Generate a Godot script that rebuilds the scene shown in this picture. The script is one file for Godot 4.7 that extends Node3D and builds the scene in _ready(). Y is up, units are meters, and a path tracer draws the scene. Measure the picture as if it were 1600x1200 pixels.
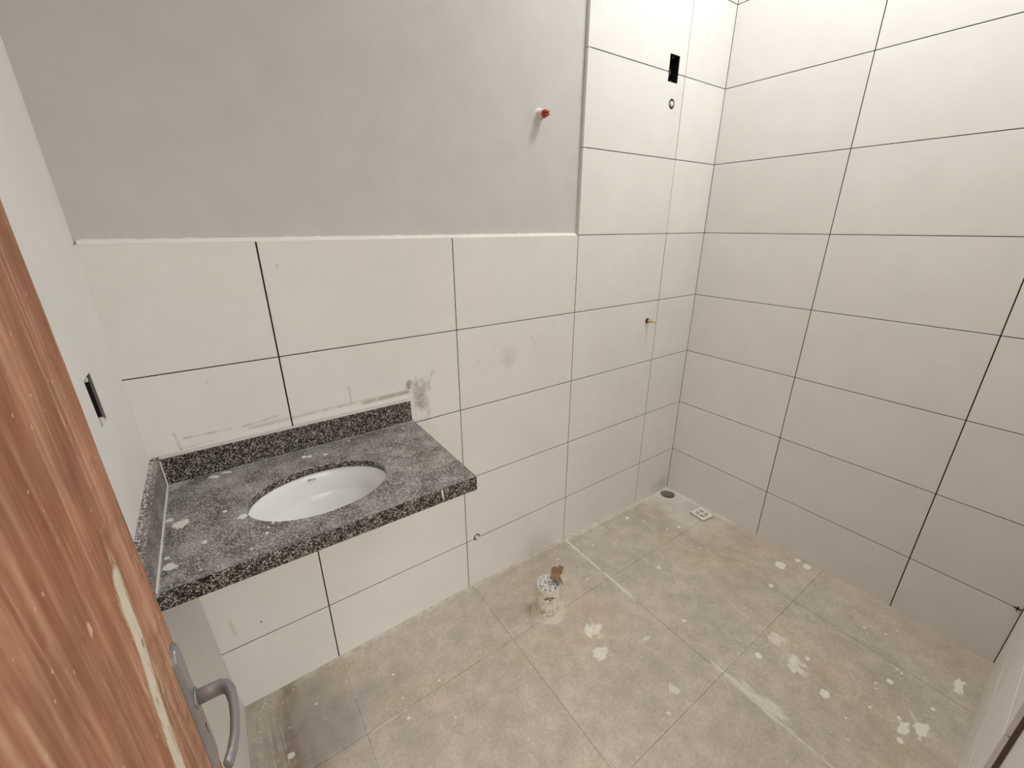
extends Node3D

# ---------------------------------------------------------------- measurements (metres)
const CAM := Vector3(-2.2535, 1.6337, 1.4016)
const FOV := 84.287
const LAMP_AT := Vector3(-0.58, 3.37, 0.72)
const XL := -2.4847        # left wall face
const ZF := 1.5222         # tiled face of the front wall
const CEIL := 3.40  # ceiling out of view, raised for a gentler lamp falloff
const ROW0 := 0.2763       # height of the cut bottom row of wall tiles
const ROW := 0.33
const GAP := 0.0030
const COLS := [-2.492, -2.1263, -1.5263, -0.9263, -0.3263, -0.001]
const RCOLS := [0.001, 0.5924, 1.1924, 1.5205]
const TOPY := 0.957        # granite worktop
var M := {}
var rng := RandomNumberGenerator.new()

# ---------------------------------------------------------------- mesh helper
class MB:
	var st := SurfaceTool.new()
	var uvf = null
	var n := 0
	func _init(uv_of = null, smooth := false) -> void:
		st.begin(Mesh.PRIMITIVE_TRIANGLES)
		st.set_smooth_group(0 if smooth else -1)
		uvf = uv_of
	func tri(a: Vector3, b: Vector3, c: Vector3, out: Vector3, ua = null, ub = null, uc = null) -> void:
		var nn := (b - a).cross(c - a)
		if nn.length_squared() < 1e-18:
			return
		if nn.dot(out) > 0.0:
			var t := b; b = c; c = t
			var tu = ub; ub = uc; uc = tu
		var ps := [a, b, c]
		var us := [ua, ub, uc]
		for i in 3:
			if us[i] != null:
				st.set_uv(us[i])
			elif uvf != null:
				st.set_uv(uvf.call(ps[i], nn))
			st.add_vertex(ps[i])
		n += 1
	func quad(a: Vector3, b: Vector3, c: Vector3, d: Vector3, out: Vector3) -> void:
		tri(a, b, c, out); tri(a, c, d, out)
	func box(lo: Vector3, hi: Vector3) -> void:
		var x := [lo.x, hi.x]; var y := [lo.y, hi.y]; var z := [lo.z, hi.z]
		for s in 2:
			var o := float(s) * 2.0 - 1.0
			quad(Vector3(x[s], y[0], z[0]), Vector3(x[s], y[1], z[0]), Vector3(x[s], y[1], z[1]), Vector3(x[s], y[0], z[1]), Vector3(o, 0, 0))
			quad(Vector3(x[0], y[s], z[0]), Vector3(x[1], y[s], z[0]), Vector3(x[1], y[s], z[1]), Vector3(x[0], y[s], z[1]), Vector3(0, o, 0))
			quad(Vector3(x[0], y[0], z[s]), Vector3(x[1], y[0], z[s]), Vector3(x[1], y[1], z[s]), Vector3(x[0], y[1], z[s]), Vector3(0, 0, o))
	# a profile of (radius, height) turned about +Y of the given frame
	func lathe(profile: Array, segs: int, t := Transform3D(), sx := 1.0, sz := 1.0) -> void:
		for i in profile.size() - 1:
			var p: Vector2 = profile[i]
			var q: Vector2 = profile[i + 1]
			var along := q - p
			for k in segs:
				var a0 := TAU * k / segs
				var a1 := TAU * (k + 1) / segs
				var am := (a0 + a1) * 0.5
				var o := Vector3(cos(am) * along.y, -along.x, sin(am) * along.y)
				quad(t * Vector3(cos(a0) * p.x * sx, p.y, sin(a0) * p.x * sz), t * Vector3(cos(a1) * p.x * sx, p.y, sin(a1) * p.x * sz),
					t * Vector3(cos(a1) * q.x * sx, q.y, sin(a1) * q.x * sz), t * Vector3(cos(a0) * q.x * sx, q.y, sin(a0) * q.x * sz), t.basis * o)
	# a tube with an elliptical section swept along points
	func tube(pts: Array, ra: Array, rb: Array, up: Vector3, segs := 12) -> void:
		var rings := []
		for i in pts.size():
			var d: Vector3 = (pts[mini(i + 1, pts.size() - 1)] - pts[maxi(i - 1, 0)]).normalized()
			var s := up.cross(d).normalized()
			var u := d.cross(s).normalized()
			var r := []
			for k in segs:
				var a := TAU * k / segs
				r.append(pts[i] + s * cos(a) * ra[i] + u * sin(a) * rb[i])
			rings.append(r)
		for i in pts.size() - 1:
			for k in segs:
				var k2 := (k + 1) % segs
				var m: Vector3 = (rings[i][k] + rings[i][k2]) * 0.5 - (pts[i] as Vector3)
				quad(rings[i][k], rings[i][k2], rings[i + 1][k2], rings[i + 1][k], m)
		for e in [0, pts.size() - 1]:
			var o: Vector3 = pts[e] - pts[1 if e == 0 else e - 1]
			for k in segs:
				tri(pts[e], rings[e][k], rings[e][(k + 1) % segs], o)
	# a panel with relief edges and holes in the frame (o, u, v, nrm); depth(u, v) moves its face
	func plate(o: Vector3, u: Vector3, v: Vector3, nrm: Vector3, r: Rect2, thick: float, bevel: float, holes := [], lu := [], lv := [], depth = null) -> void:
		var us := [r.position.x, r.end.x] + lu
		var vs := [r.position.y, r.end.y] + lv
		if bevel > 0:
			us += [r.position.x + bevel, r.end.x - bevel]
			vs += [r.position.y + bevel, r.end.y - bevel]
		for h in holes:
			var c := Vector2.ZERO
			for q in h:
				c += q
			c /= h.size()
			us.append(c.x); vs.append(c.y)
			for q in h:
				if h.size() == 4:
					us.append(q.x); vs.append(q.y)
		us = us.filter(func(x): return x > r.position.x - 1e-6 and x < r.end.x + 1e-6)
		vs = vs.filter(func(x): return x > r.position.y - 1e-6 and x < r.end.y + 1e-6)
		us.sort(); vs.sort()
		var at := func(a: float, b: float, back: bool) -> Vector3:
			var d := 0.0
			if depth != null:
				d = depth.call(a, b)
			if back:
				d -= thick
			elif bevel > 0 and (a < r.position.x + 1e-5 or a > r.end.x - 1e-5 or b < r.position.y + 1e-5 or b > r.end.y - 1e-5):
				d -= bevel
			return o + u * a + v * b + nrm * d
		for i in us.size() - 1:
			for j in vs.size() - 1:
				if us[i + 1] - us[i] < 1e-6 or vs[j + 1] - vs[j] < 1e-6:
					continue
				var polys := [PackedVector2Array([Vector2(us[i], vs[j]), Vector2(us[i + 1], vs[j]), Vector2(us[i + 1], vs[j + 1]), Vector2(us[i], vs[j + 1])])]
				for h in holes:
					var next := []
					for q in polys:
						next.append_array(Geometry2D.clip_polygons(q, h))
					polys = next
				for q in polys:
					var ix := Geometry2D.triangulate_polygon(q)
					for k in range(0, ix.size(), 3):
						tri(at.call(q[ix[k]].x, q[ix[k]].y, false), at.call(q[ix[k + 1]].x, q[ix[k + 1]].y, false), at.call(q[ix[k + 2]].x, q[ix[k + 2]].y, false), nrm)
		var inside := func(p: Vector2) -> bool:
			for h in holes:
				if Geometry2D.is_point_in_polygon(p, h):
					return true
			return false
		for i in us.size() - 1:
			for e in [[r.position.y, -1.0], [r.end.y, 1.0]]:
				if not inside.call(Vector2((us[i] + us[i + 1]) / 2, e[0])):
					quad(at.call(us[i], e[0], false), at.call(us[i + 1], e[0], false), at.call(us[i + 1], e[0], true), at.call(us[i], e[0], true), v * e[1])
		for j in vs.size() - 1:
			for e in [[r.position.x, -1.0], [r.end.x, 1.0]]:
				if not inside.call(Vector2(e[0], (vs[j] + vs[j + 1]) / 2)):
					quad(at.call(e[0], vs[j], false), at.call(e[0], vs[j + 1], false), at.call(e[0], vs[j + 1], true), at.call(e[0], vs[j], true), u * e[1])
		for h in holes:
			var c := Vector2.ZERO
			for q in h:
				c += q
			c /= h.size()
			for k in h.size():
				var p: Vector2 = h[k]
				var q: Vector2 = h[(k + 1) % h.size()]
				var seg := Geometry2D.intersect_polyline_with_polygon(PackedVector2Array([p, q]), PackedVector2Array([r.position, Vector2(r.end.x, r.position.y), r.end, Vector2(r.position.x, r.end.y)]))
				if seg.size():
					p = seg[0][0]; q = seg[0][seg[0].size() - 1]
					var m := (p + q) / 2
					quad(at.call(p.x, p.y, false), at.call(q.x, q.y, false), at.call(q.x, q.y, true), at.call(p.x, p.y, true), u * (c.x - m.x) + v * (c.y - m.y))
	func done() -> ArrayMesh:
		st.generate_normals()
		return st.commit()

func disc(c: Vector2, rad: float, segs := 20) -> PackedVector2Array:
	var p := PackedVector2Array()
	for k in segs:
		p.append(c + Vector2.from_angle(TAU * k / segs + 0.1) * rad)
	return p

func rect_poly(a: float, b: float, c: float, d: float) -> PackedVector2Array:
	return PackedVector2Array([Vector2(a, b), Vector2(c, b), Vector2(c, d), Vector2(a, d)])

func put(called: String, mb: MB, mat: Material, parent: Node = self) -> MeshInstance3D:
	var o := MeshInstance3D.new()
	o.name = called
	o.mesh = mb.done()
	o.material_override = mat
	o.cast_shadow = GeometryInstance3D.SHADOW_CASTING_SETTING_ON
	parent.add_child(o, true)
	return o

func thing(called: String, label: String, category: String, at := Vector3.ZERO, group := "") -> Node3D:
	var o := Node3D.new()
	o.name = called
	o.position = at
	add_child(o, true)
	tag(o, label, category, group)
	return o

func tag(o: Node, label: String, category: String, group := "", kind := "") -> void:
	if label: o.set_meta("label", label)
	if category: o.set_meta("category", category)
	if group: o.set_meta("group", group)
	if kind: o.set_meta("kind", kind)

# ---------------------------------------------------------------- painted canvases (stains, grain, wear)
class Canvas:
	var w: int; var h: int; var lo: Vector2; var ppm: float; var d: PackedByteArray
	var noise := FastNoiseLite.new()
	func _init(area: Rect2, px: float) -> void:
		lo = area.position; ppm = px
		w = int(area.size.x * px); h = int(area.size.y * px)
		d.resize(w * h * 3)
		noise.seed = 11; noise.frequency = 1.0
	func field(sd: int, per_m: float, oct := 4, kind := FastNoiseLite.TYPE_SIMPLEX_SMOOTH, stretch := Vector2.ONE) -> PackedByteArray:
		var f := FastNoiseLite.new()
		f.seed = sd; f.frequency = per_m / ppm; f.noise_type = kind
		f.fractal_type = FastNoiseLite.FRACTAL_FBM if oct > 1 else FastNoiseLite.FRACTAL_NONE
		f.fractal_octaves = oct
		if kind == FastNoiseLite.TYPE_CELLULAR:
			f.cellular_return_type = FastNoiseLite.RETURN_CELL_VALUE
			f.cellular_jitter = 1.0
			f.domain_warp_enabled = true; f.domain_warp_amplitude = 3.0; f.domain_warp_frequency = 0.12; f.domain_warp_fractal_type = FastNoiseLite.DOMAIN_WARP_FRACTAL_NONE
		if stretch == Vector2.ONE:
			return f.get_image(w, h, false, false, false).get_data()
		var im := f.get_image(maxi(4, int(w / stretch.x)), maxi(4, int(h / stretch.y)), false, false, false)
		im.resize(w, h, Image.INTERPOLATE_CUBIC)
		return im.get_data()
	func mixpx(i: int, c: Vector3, a: float) -> void:
		d[i] = int(lerpf(d[i], c.x, a)); d[i + 1] = int(lerpf(d[i + 1], c.y, a)); d[i + 2] = int(lerpf(d[i + 2], c.z, a))
	# a blotch whose half axes are the vectors e and f
	func blob(c: Vector2, e: Vector2, f: Vector2, col: Vector3, alpha: float, ragged := 0.25, soft := 0.15, streak := 0.0) -> void:
		var det := e.x * f.y - e.y * f.x
		if absf(det) < 1e-9:
			return
		var ext := Vector2(absf(e.x) + absf(f.x), absf(e.y) + absf(f.y)) * (1.2 + ragged)
		var p0 := ((c - ext - lo) * ppm).floor()
		var p1 := ((c + ext - lo) * ppm).ceil()
		for y in range(maxi(0, int(p0.y)), mini(h, int(p1.y) + 1)):
			for x in range(maxi(0, int(p0.x)), mini(w, int(p1.x) + 1)):
				var q := Vector2(x + 0.5, y + 0.5) / ppm + lo - c
				var s := (q.x * f.y - q.y * f.x) / det
				var t := (e.x * q.y - e.y * q.x) / det
				var r := sqrt(s * s + t * t) + ragged * noise.get_noise_2d(s * 0.75 + c.x * 371.0, t * 0.75 + c.y * 533.0) * 1.9
				var a := clampf((1.0 - r) / soft, 0.0, 1.0) * alpha
				if a > 0.004:
					if streak > 0.0:
						a *= clampf(1.0 - streak + 1.6 * streak * (0.5 + noise.get_noise_2d(s * 1.2 + c.y * 91.0, t * 7.0)), 0.0, 1.0)
					mixpx((y * w + x) * 3, col, a)
	func line(pts: Array, wid: float, col: Vector3, alpha: float, broken := 0.0, soft := 0.5) -> void:
		for k in pts.size() - 1:
			var a: Vector2 = pts[k]; var b: Vector2 = pts[k + 1]
			var m := Vector2(wid, wid)
			var p0 := ((Vector2(minf(a.x, b.x), minf(a.y, b.y)) - m - lo) * ppm).floor()
			var p1 := ((Vector2(maxf(a.x, b.x), maxf(a.y, b.y)) + m - lo) * ppm).ceil()
			var ab := b - a
			for y in range(maxi(0, int(p0.y)), mini(h, int(p1.y) + 1)):
				for x in range(maxi(0, int(p0.x)), mini(w, int(p1.x) + 1)):
					var q := Vector2(x + 0.5, y + 0.5) / ppm + lo
					var t := clampf((q - a).dot(ab) / ab.length_squared(), 0.0, 1.0)
					var r := (q - a - ab * t).length() / (wid * 0.5)
					var al := clampf((1.0 - r) / soft, 0.0, 1.0) * alpha
					if al > 0.004:
						if broken > 0.0:
							al *= clampf(0.5 + 1.5 * (noise.get_noise_2d(q.x * 22.0, q.y * 22.0) + 0.5 - broken), 0.0, 1.0)
						mixpx((y * w + x) * 3, col, al)
	func texture() -> ImageTexture:
		return ImageTexture.create_from_image(Image.create_from_data(w, h, false, Image.FORMAT_RGB8, d))
	func uv(a: float, b: float) -> Vector2:
		return Vector2((a - lo.x) * ppm / w, (b - lo.y) * ppm / h)

func mat(c: Color, rough: float, spec := 0.5, metal := 0.0) -> StandardMaterial3D:
	var m := StandardMaterial3D.new()
	m.albedo_color = c; m.roughness = rough; m.metallic_specular = spec; m.metallic = metal
	return m

func noise_tex(freq: float, lo: Color, hi: Color, sd := 1, size := 512, oct := 5) -> NoiseTexture2D:
	var f := FastNoiseLite.new()
	f.seed = sd; f.frequency = freq; f.fractal_octaves = oct
	var g := Gradient.new()
	g.set_color(0, lo); g.set_color(1, hi)
	var t := NoiseTexture2D.new()
	t.width = size; t.height = size; t.seamless = true; t.noise = f; t.color_ramp = g
	return t

func tri_mat(tex: Texture2D, scale: float, rough: float, bump: Texture2D = null, bump_cm := 0.0) -> StandardMaterial3D:
	var m := mat(Color.WHITE, rough)
	m.albedo_texture = tex
	m.uv1_triplanar = true; m.uv1_world_triplanar = true
	m.uv1_scale = Vector3.ONE * scale
	if bump:
		m.heightmap_enabled = true; m.heightmap_texture = bump; m.heightmap_scale = bump_cm
	return m

# ---------------------------------------------------------------- the floor falls towards the corner drain
func floor_h(x: float, z: float) -> float:
	var d := Vector2(x, z).length()
	var a := (x + 1.55) / 0.6
	var b := z / 0.4
	return -0.0195 * maxf(0.0, 1.0 - d / 0.95) + 0.016 * exp(-a * a - b * b)

func left_x(y: float) -> float:
	var ys := [0.0, 0.27, 0.53, 1.0, 1.27, 1.6, 3.0]
	var xs := [-2.458, -2.4715, -2.479, -2.483, -2.4847, -2.489, -2.497]
	for i in 6:
		if y <= ys[i + 1]:
			return lerpf(xs[i], xs[i + 1], clampf((y - ys[i]) / (ys[i + 1] - ys[i]), 0.0, 1.0))
	return xs[6]

# ================================================================ scene
func _ready() -> void:
	rng.seed = 7
	# ---- camera, sky, light, exposure
	var cam := Camera3D.new()
	cam.name = "camera"
	cam.fov = FOV
	cam.near = 0.02
	cam.transform = Transform3D(Basis.from_euler(Vector3(-0.35687, -0.61045, -0.00188), EULER_ORDER_YXZ), CAM)
	add_child(cam)
	cam.current = true
	var we := WorldEnvironment.new()
	we.name = "environment"
	var env := Environment.new()
	env.background_mode = Environment.BG_SKY
	var sky := Sky.new()
	var ps := ProceduralSkyMaterial.new()
	ps.sky_top_color = Color(0.78, 0.78, 0.79); ps.sky_horizon_color = Color(0.90, 0.87, 0.83)
	ps.ground_bottom_color = Color(0.45, 0.42, 0.40); ps.ground_horizon_color = Color(0.80, 0.78, 0.75)
	ps.sun_angle_max = 0.0
	sky.sky_material = ps
	env.sky = sky
	env.background_energy_multiplier = 4.7
	env.ambient_light_source = Environment.AMBIENT_SOURCE_SKY
	env.tonemap_mode = Environment.TONE_MAPPER_LINEAR
	env.tonemap_exposure = 1.0
	env.sdfgi_enabled = true; env.ssao_enabled = true; env.ssil_enabled = true
	we.environment = env
	add_child(we)
	var lamp := AreaLight3D.new()
	lamp.name = "panel_light"
	lamp.light_color = Color(0.985, 0.992, 1.0)
	lamp.light_energy = 2.02
	lamp.area_size = Vector2(0.42, 0.42)
	lamp.area_range = 12.0; lamp.area_attenuation = 2.0
	lamp.shadow_enabled = true

	make_materials()
	# ---- setting
	build_back_wall()
	build_right_wall()
	build_left_wall()
	build_front_wall()
	build_floor()
	build_ceiling(lamp)
	# ---- things
	build_vanity()
	build_basin()
	build_door()
	build_waste_pipe()
	build_drains()
	build_fittings()
	build_boxes()
	build_debris()

func make_materials() -> void:
	var tile_bump := noise_tex(0.02, Color(0.35, 0.35, 0.35), Color(0.65, 0.65, 0.65), 5, 512, 3)
	# plain cream porcelain, three batches of slightly different tone
	for k in 3:
		var f := 1.0 + (k - 1) * 0.012
		var t := noise_tex(0.006, Color(0.925 * f, 0.915 * f, 0.89 * f), Color(0.945 * f, 0.935 * f, 0.912 * f), 20 + k, 512, 5)
		var m := tri_mat(t, 1.3, 0.42)
		m.metallic_specular = 0.35
		M["tile%d" % k] = m
	M.mortar = tri_mat(noise_tex(0.05, Color(0.07, 0.055, 0.04), Color(0.15, 0.12, 0.095), 3), 4.0, 0.95)
	M.screed = tri_mat(noise_tex(0.05, Color(0.62, 0.58, 0.51), Color(0.74, 0.70, 0.63), 3), 4.0, 0.95)
	M.ground = tri_mat(noise_tex(0.03, Color(0.30, 0.28, 0.26), Color(0.40, 0.38, 0.35), 4), 1.0, 0.95)
	var pb := noise_tex(0.05, Color.BLACK, Color.WHITE, 9, 512, 4)
	M.plaster = tri_mat(noise_tex(0.008, Color(0.815, 0.805, 0.785), Color(0.84, 0.83, 0.81), 31), 1.2, 0.85, pb, 0.03)
	M.paint = tri_mat(noise_tex(0.008, Color(0.905, 0.895, 0.88), Color(0.92, 0.91, 0.895), 32), 1.2, 0.8, pb, 0.03)
	M.filler = mat(Color(0.93, 0.92, 0.89), 0.8)
	M.white = mat(Color(0.92, 0.92, 0.90), 0.7)
	M.ceramic = mat(Color(0.965, 0.965, 0.955), 0.05)
	M.black = mat(Color(0.03, 0.028, 0.026), 0.6)
	M.pvc = mat(Color(0.90, 0.88, 0.82), 0.4)
	M.brass = mat(Color(0.84, 0.75, 0.56), 0.35, 0.5, 0.85)
	M.steel = mat(Color(0.62, 0.61, 0.60), 0.33, 0.5, 1.0)
	M.zamac = mat(Color(0.60, 0.59, 0.59), 0.42, 0.5, 0.55)
	M.red = mat(Color(0.74, 0.16, 0.13), 0.3)
	M.mortar_light = tri_mat(noise_tex(0.04, Color(0.80, 0.77, 0.70), Color(0.92, 0.89, 0.83), 8), 9.0, 0.95)
	M.cardboard = tri_mat(noise_tex(0.02, Color(0.52, 0.40, 0.29), Color(0.68, 0.55, 0.42), 14), 9.0, 0.9)
	M.tape = mat(Color(0.86, 0.81, 0.66), 0.35)
	# granite: dark polished slab, and the dusty, scratched top
	var g := granite(Rect2(0, 0, 0.42, 0.42), 1800.0, 3, 0.0, false)
	M.granite = mat(Color.WHITE, 0.22)
	M.granite.albedo_texture = g.texture()
	M.granite_uv = func(p: Vector3, nn: Vector3) -> Vector2:
		var a := nn.abs()
		var q := Vector2(p.x, p.y) if a.z >= a.x and a.z >= a.y else Vector2(p.z, p.y) if a.x >= a.y else Vector2(p.x, p.z)
		return q / 0.42
	var gd := granite(Rect2(0, 0, 0.42, 0.42), 1500.0, 6, 0.38, false)
	M.granite_dusty = mat(Color.WHITE, 0.5)
	M.granite_dusty.albedo_texture = gd.texture()
	M.dust = mat(Color(0.80, 0.79, 0.77), 0.8)  # pale grey for the reflection on the polished splash edge, no real dust
	var top := granite(Rect2(-2.50, 0.0, 0.79, 0.50), 1800.0, 4, 0.43, true)
	M.granite_top = mat(Color.WHITE, 0.5)
	M.granite_top.albedo_texture = top.texture()
	M.top_uv = func(p: Vector3, _n: Vector3) -> Vector2:
		return top.uv(p.x, p.z)

func granite(area: Rect2, px: float, sd: int, dust: float, painted: bool) -> Canvas:
	var c := Canvas.new(area, px)
	var a := c.field(sd, 400.0, 1, FastNoiseLite.TYPE_CELLULAR)
	var b := c.field(sd + 40, 700.0, 1, FastNoiseLite.TYPE_CELLULAR)
	var m := c.field(sd + 80, 30.0, 3)
	var du := c.field(sd + 90, 9.0, 4)
	var gr := c.field(sd + 91, 420.0, 2)
	for i in c.w * c.h:
		var v := a[i] * 0.60 + b[i] * 0.40 + (m[i] - 128) * 0.22
		var k := Vector3(24, 22, 21)
		if v > 178: k = Vector3(190, 184, 174)
		elif v > 158: k = Vector3(140, 132, 122)
		elif v > 134: k = Vector3(88, 80, 72)
		elif v > 108: k = Vector3(52, 46, 42)
		if dust > 0.0:
			var f := clampf(dust + (du[i] - 128) / 255.0 * 0.8 + (gr[i] - 128) / 255.0 * 1.3, 0.03, 0.9)
			k = k.lerp(Vector3(206, 203, 199), f)
		var j := i * 3
		c.d[j] = int(k.x); c.d[j + 1] = int(k.y); c.d[j + 2] = int(k.z)
	if not painted:
		return c
	var r := RandomNumberGenerator.new()
	r.seed = 5
	# fine scratches
	for k in 240:
		var p := Vector2(r.randf_range(-2.46, -1.74), r.randf_range(0.02, 0.48))
		var an := r.randf_range(-0.9, 0.35) if r.randf() < 0.75 else r.randf_range(0.0, PI)
		var q := p + Vector2.from_angle(an) * r.randf_range(0.02, 0.11)
		c.line([p, q], 0.0012, Vector3(205, 202, 198), r.randf_range(0.15, 0.45), 0.2)
	# small paint specks, then the big drops seen in the photo: [x, z, half axes]
	for k in 150:
		var p := Vector2(r.randf_range(-2.46, -1.75), r.randf_range(0.02, 0.47))
		var s := r.randf_range(0.0008, 0.0022)
		c.blob(p, Vector2(s, 0), Vector2(0, s), Vector3(226, 224, 218), 0.8, 0.3, 0.4)
	for k in [[-2.353, 0.046, 0.013, 0.010], [-2.323, 0.038, 0.013, 0.008], [-2.119, 0.074, 0.008, 0.010], [-2.104, 0.080, 0.007, 0.009], [-2.427, 0.248, 0.017, 0.019], [-2.450, 0.214, 0.009, 0.008], [-2.301, 0.301, 0.010, 0.013],
			[-2.337, 0.250, 0.006, 0.005], [-2.243, 0.371, 0.004, 0.004], [-2.443, 0.403, 0.014, 0.012], [-2.381, 0.356, 0.006, 0.006], [-2.449, 0.369, 0.006, 0.005]]:
		c.blob(Vector2(k[0], k[1]), Vector2(k[2], k[2] * 0.5), Vector2(-k[3] * 0.3, k[3]), Vector3(236, 234, 228), 0.95, 0.25, 0.2)
	for k in [[-2.254, 0.384, 0.003, 0.003], [-2.260, 0.404, 0.004, 0.005], [-2.389, 0.452, 0.003, 0.003], [-2.295, 0.442, 0.003, 0.003], [-2.060, 0.096, 0.009, 0.006], [-1.788, 0.061, 0.004, 0.005], [-1.806, 0.016, 0.007, 0.003], [-1.975, 0.046, 0.004, 0.004], [-2.272, 0.30, 0.01, 0.006]]:
		c.blob(Vector2(k[0], k[1]), Vector2(k[2], k[2] * 0.5), Vector2(-k[3] * 0.3, k[3]), Vector3(236, 234, 228), 0.95, 0.25, 0.2)
	# plaster dust piled along the splashes
	c.line([Vector2(-2.462, 0.02), Vector2(-2.462, 0.48)], 0.012, Vector3(214, 212, 208), 0.8, 0.25)
	c.line([Vector2(-2.466, 0.023), Vector2(-1.74, 0.023)], 0.010, Vector3(205, 202, 198), 0.7, 0.3)
	c.blob(Vector2(-2.44, 0.04), Vector2(0.03, 0), Vector2(0, 0.025), Vector3(212, 210, 206), 0.8, 0.6, 0.7)
	c.blob(Vector2(-2.44, 0.46), Vector2(0.045, 0), Vector2(0, 0.04), Vector3(205, 203, 200), 0.6, 0.7, 0.8)
	return c

# ---------------------------------------------------------------- wall tiling
func row_y(k: int) -> float:
	return -0.03 if k == 0 else ROW0 + ROW * (k - 1)

func tile(parent: Node, o: Vector3, u: Vector3, v: Vector3, n: Vector3, a0: float, b0: float, a1: float, b1: float, holes := [], m: Material = null, uvf = null, thick := 0.009) -> void:
	var mb := MB.new(uvf)
	var near := []
	var r := Rect2(a0, b0, a1 - a0, b1 - b0)
	for h in holes:
		if Geometry2D.intersect_polygons(h, rect_poly(a0, b0, a1, b1)).size():
			near.append(h)
	var tilt := Vector2(rng.randf_range(-0.0009, 0.0009), rng.randf_range(-0.0012, 0.0012))
	var off := rng.randf_range(-0.0005, 0.0002)
	var c := r.get_center()
	mb.plate(o, u, v, n, r, thick, 0.0007, near, [], [], func(a, b): return off + (a - c.x) * tilt.x + (b - c.y) * tilt.y)
	put("wall_tile", mb, m if m else M["tile%d" % rng.randi_range(0, 2)], parent)

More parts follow.
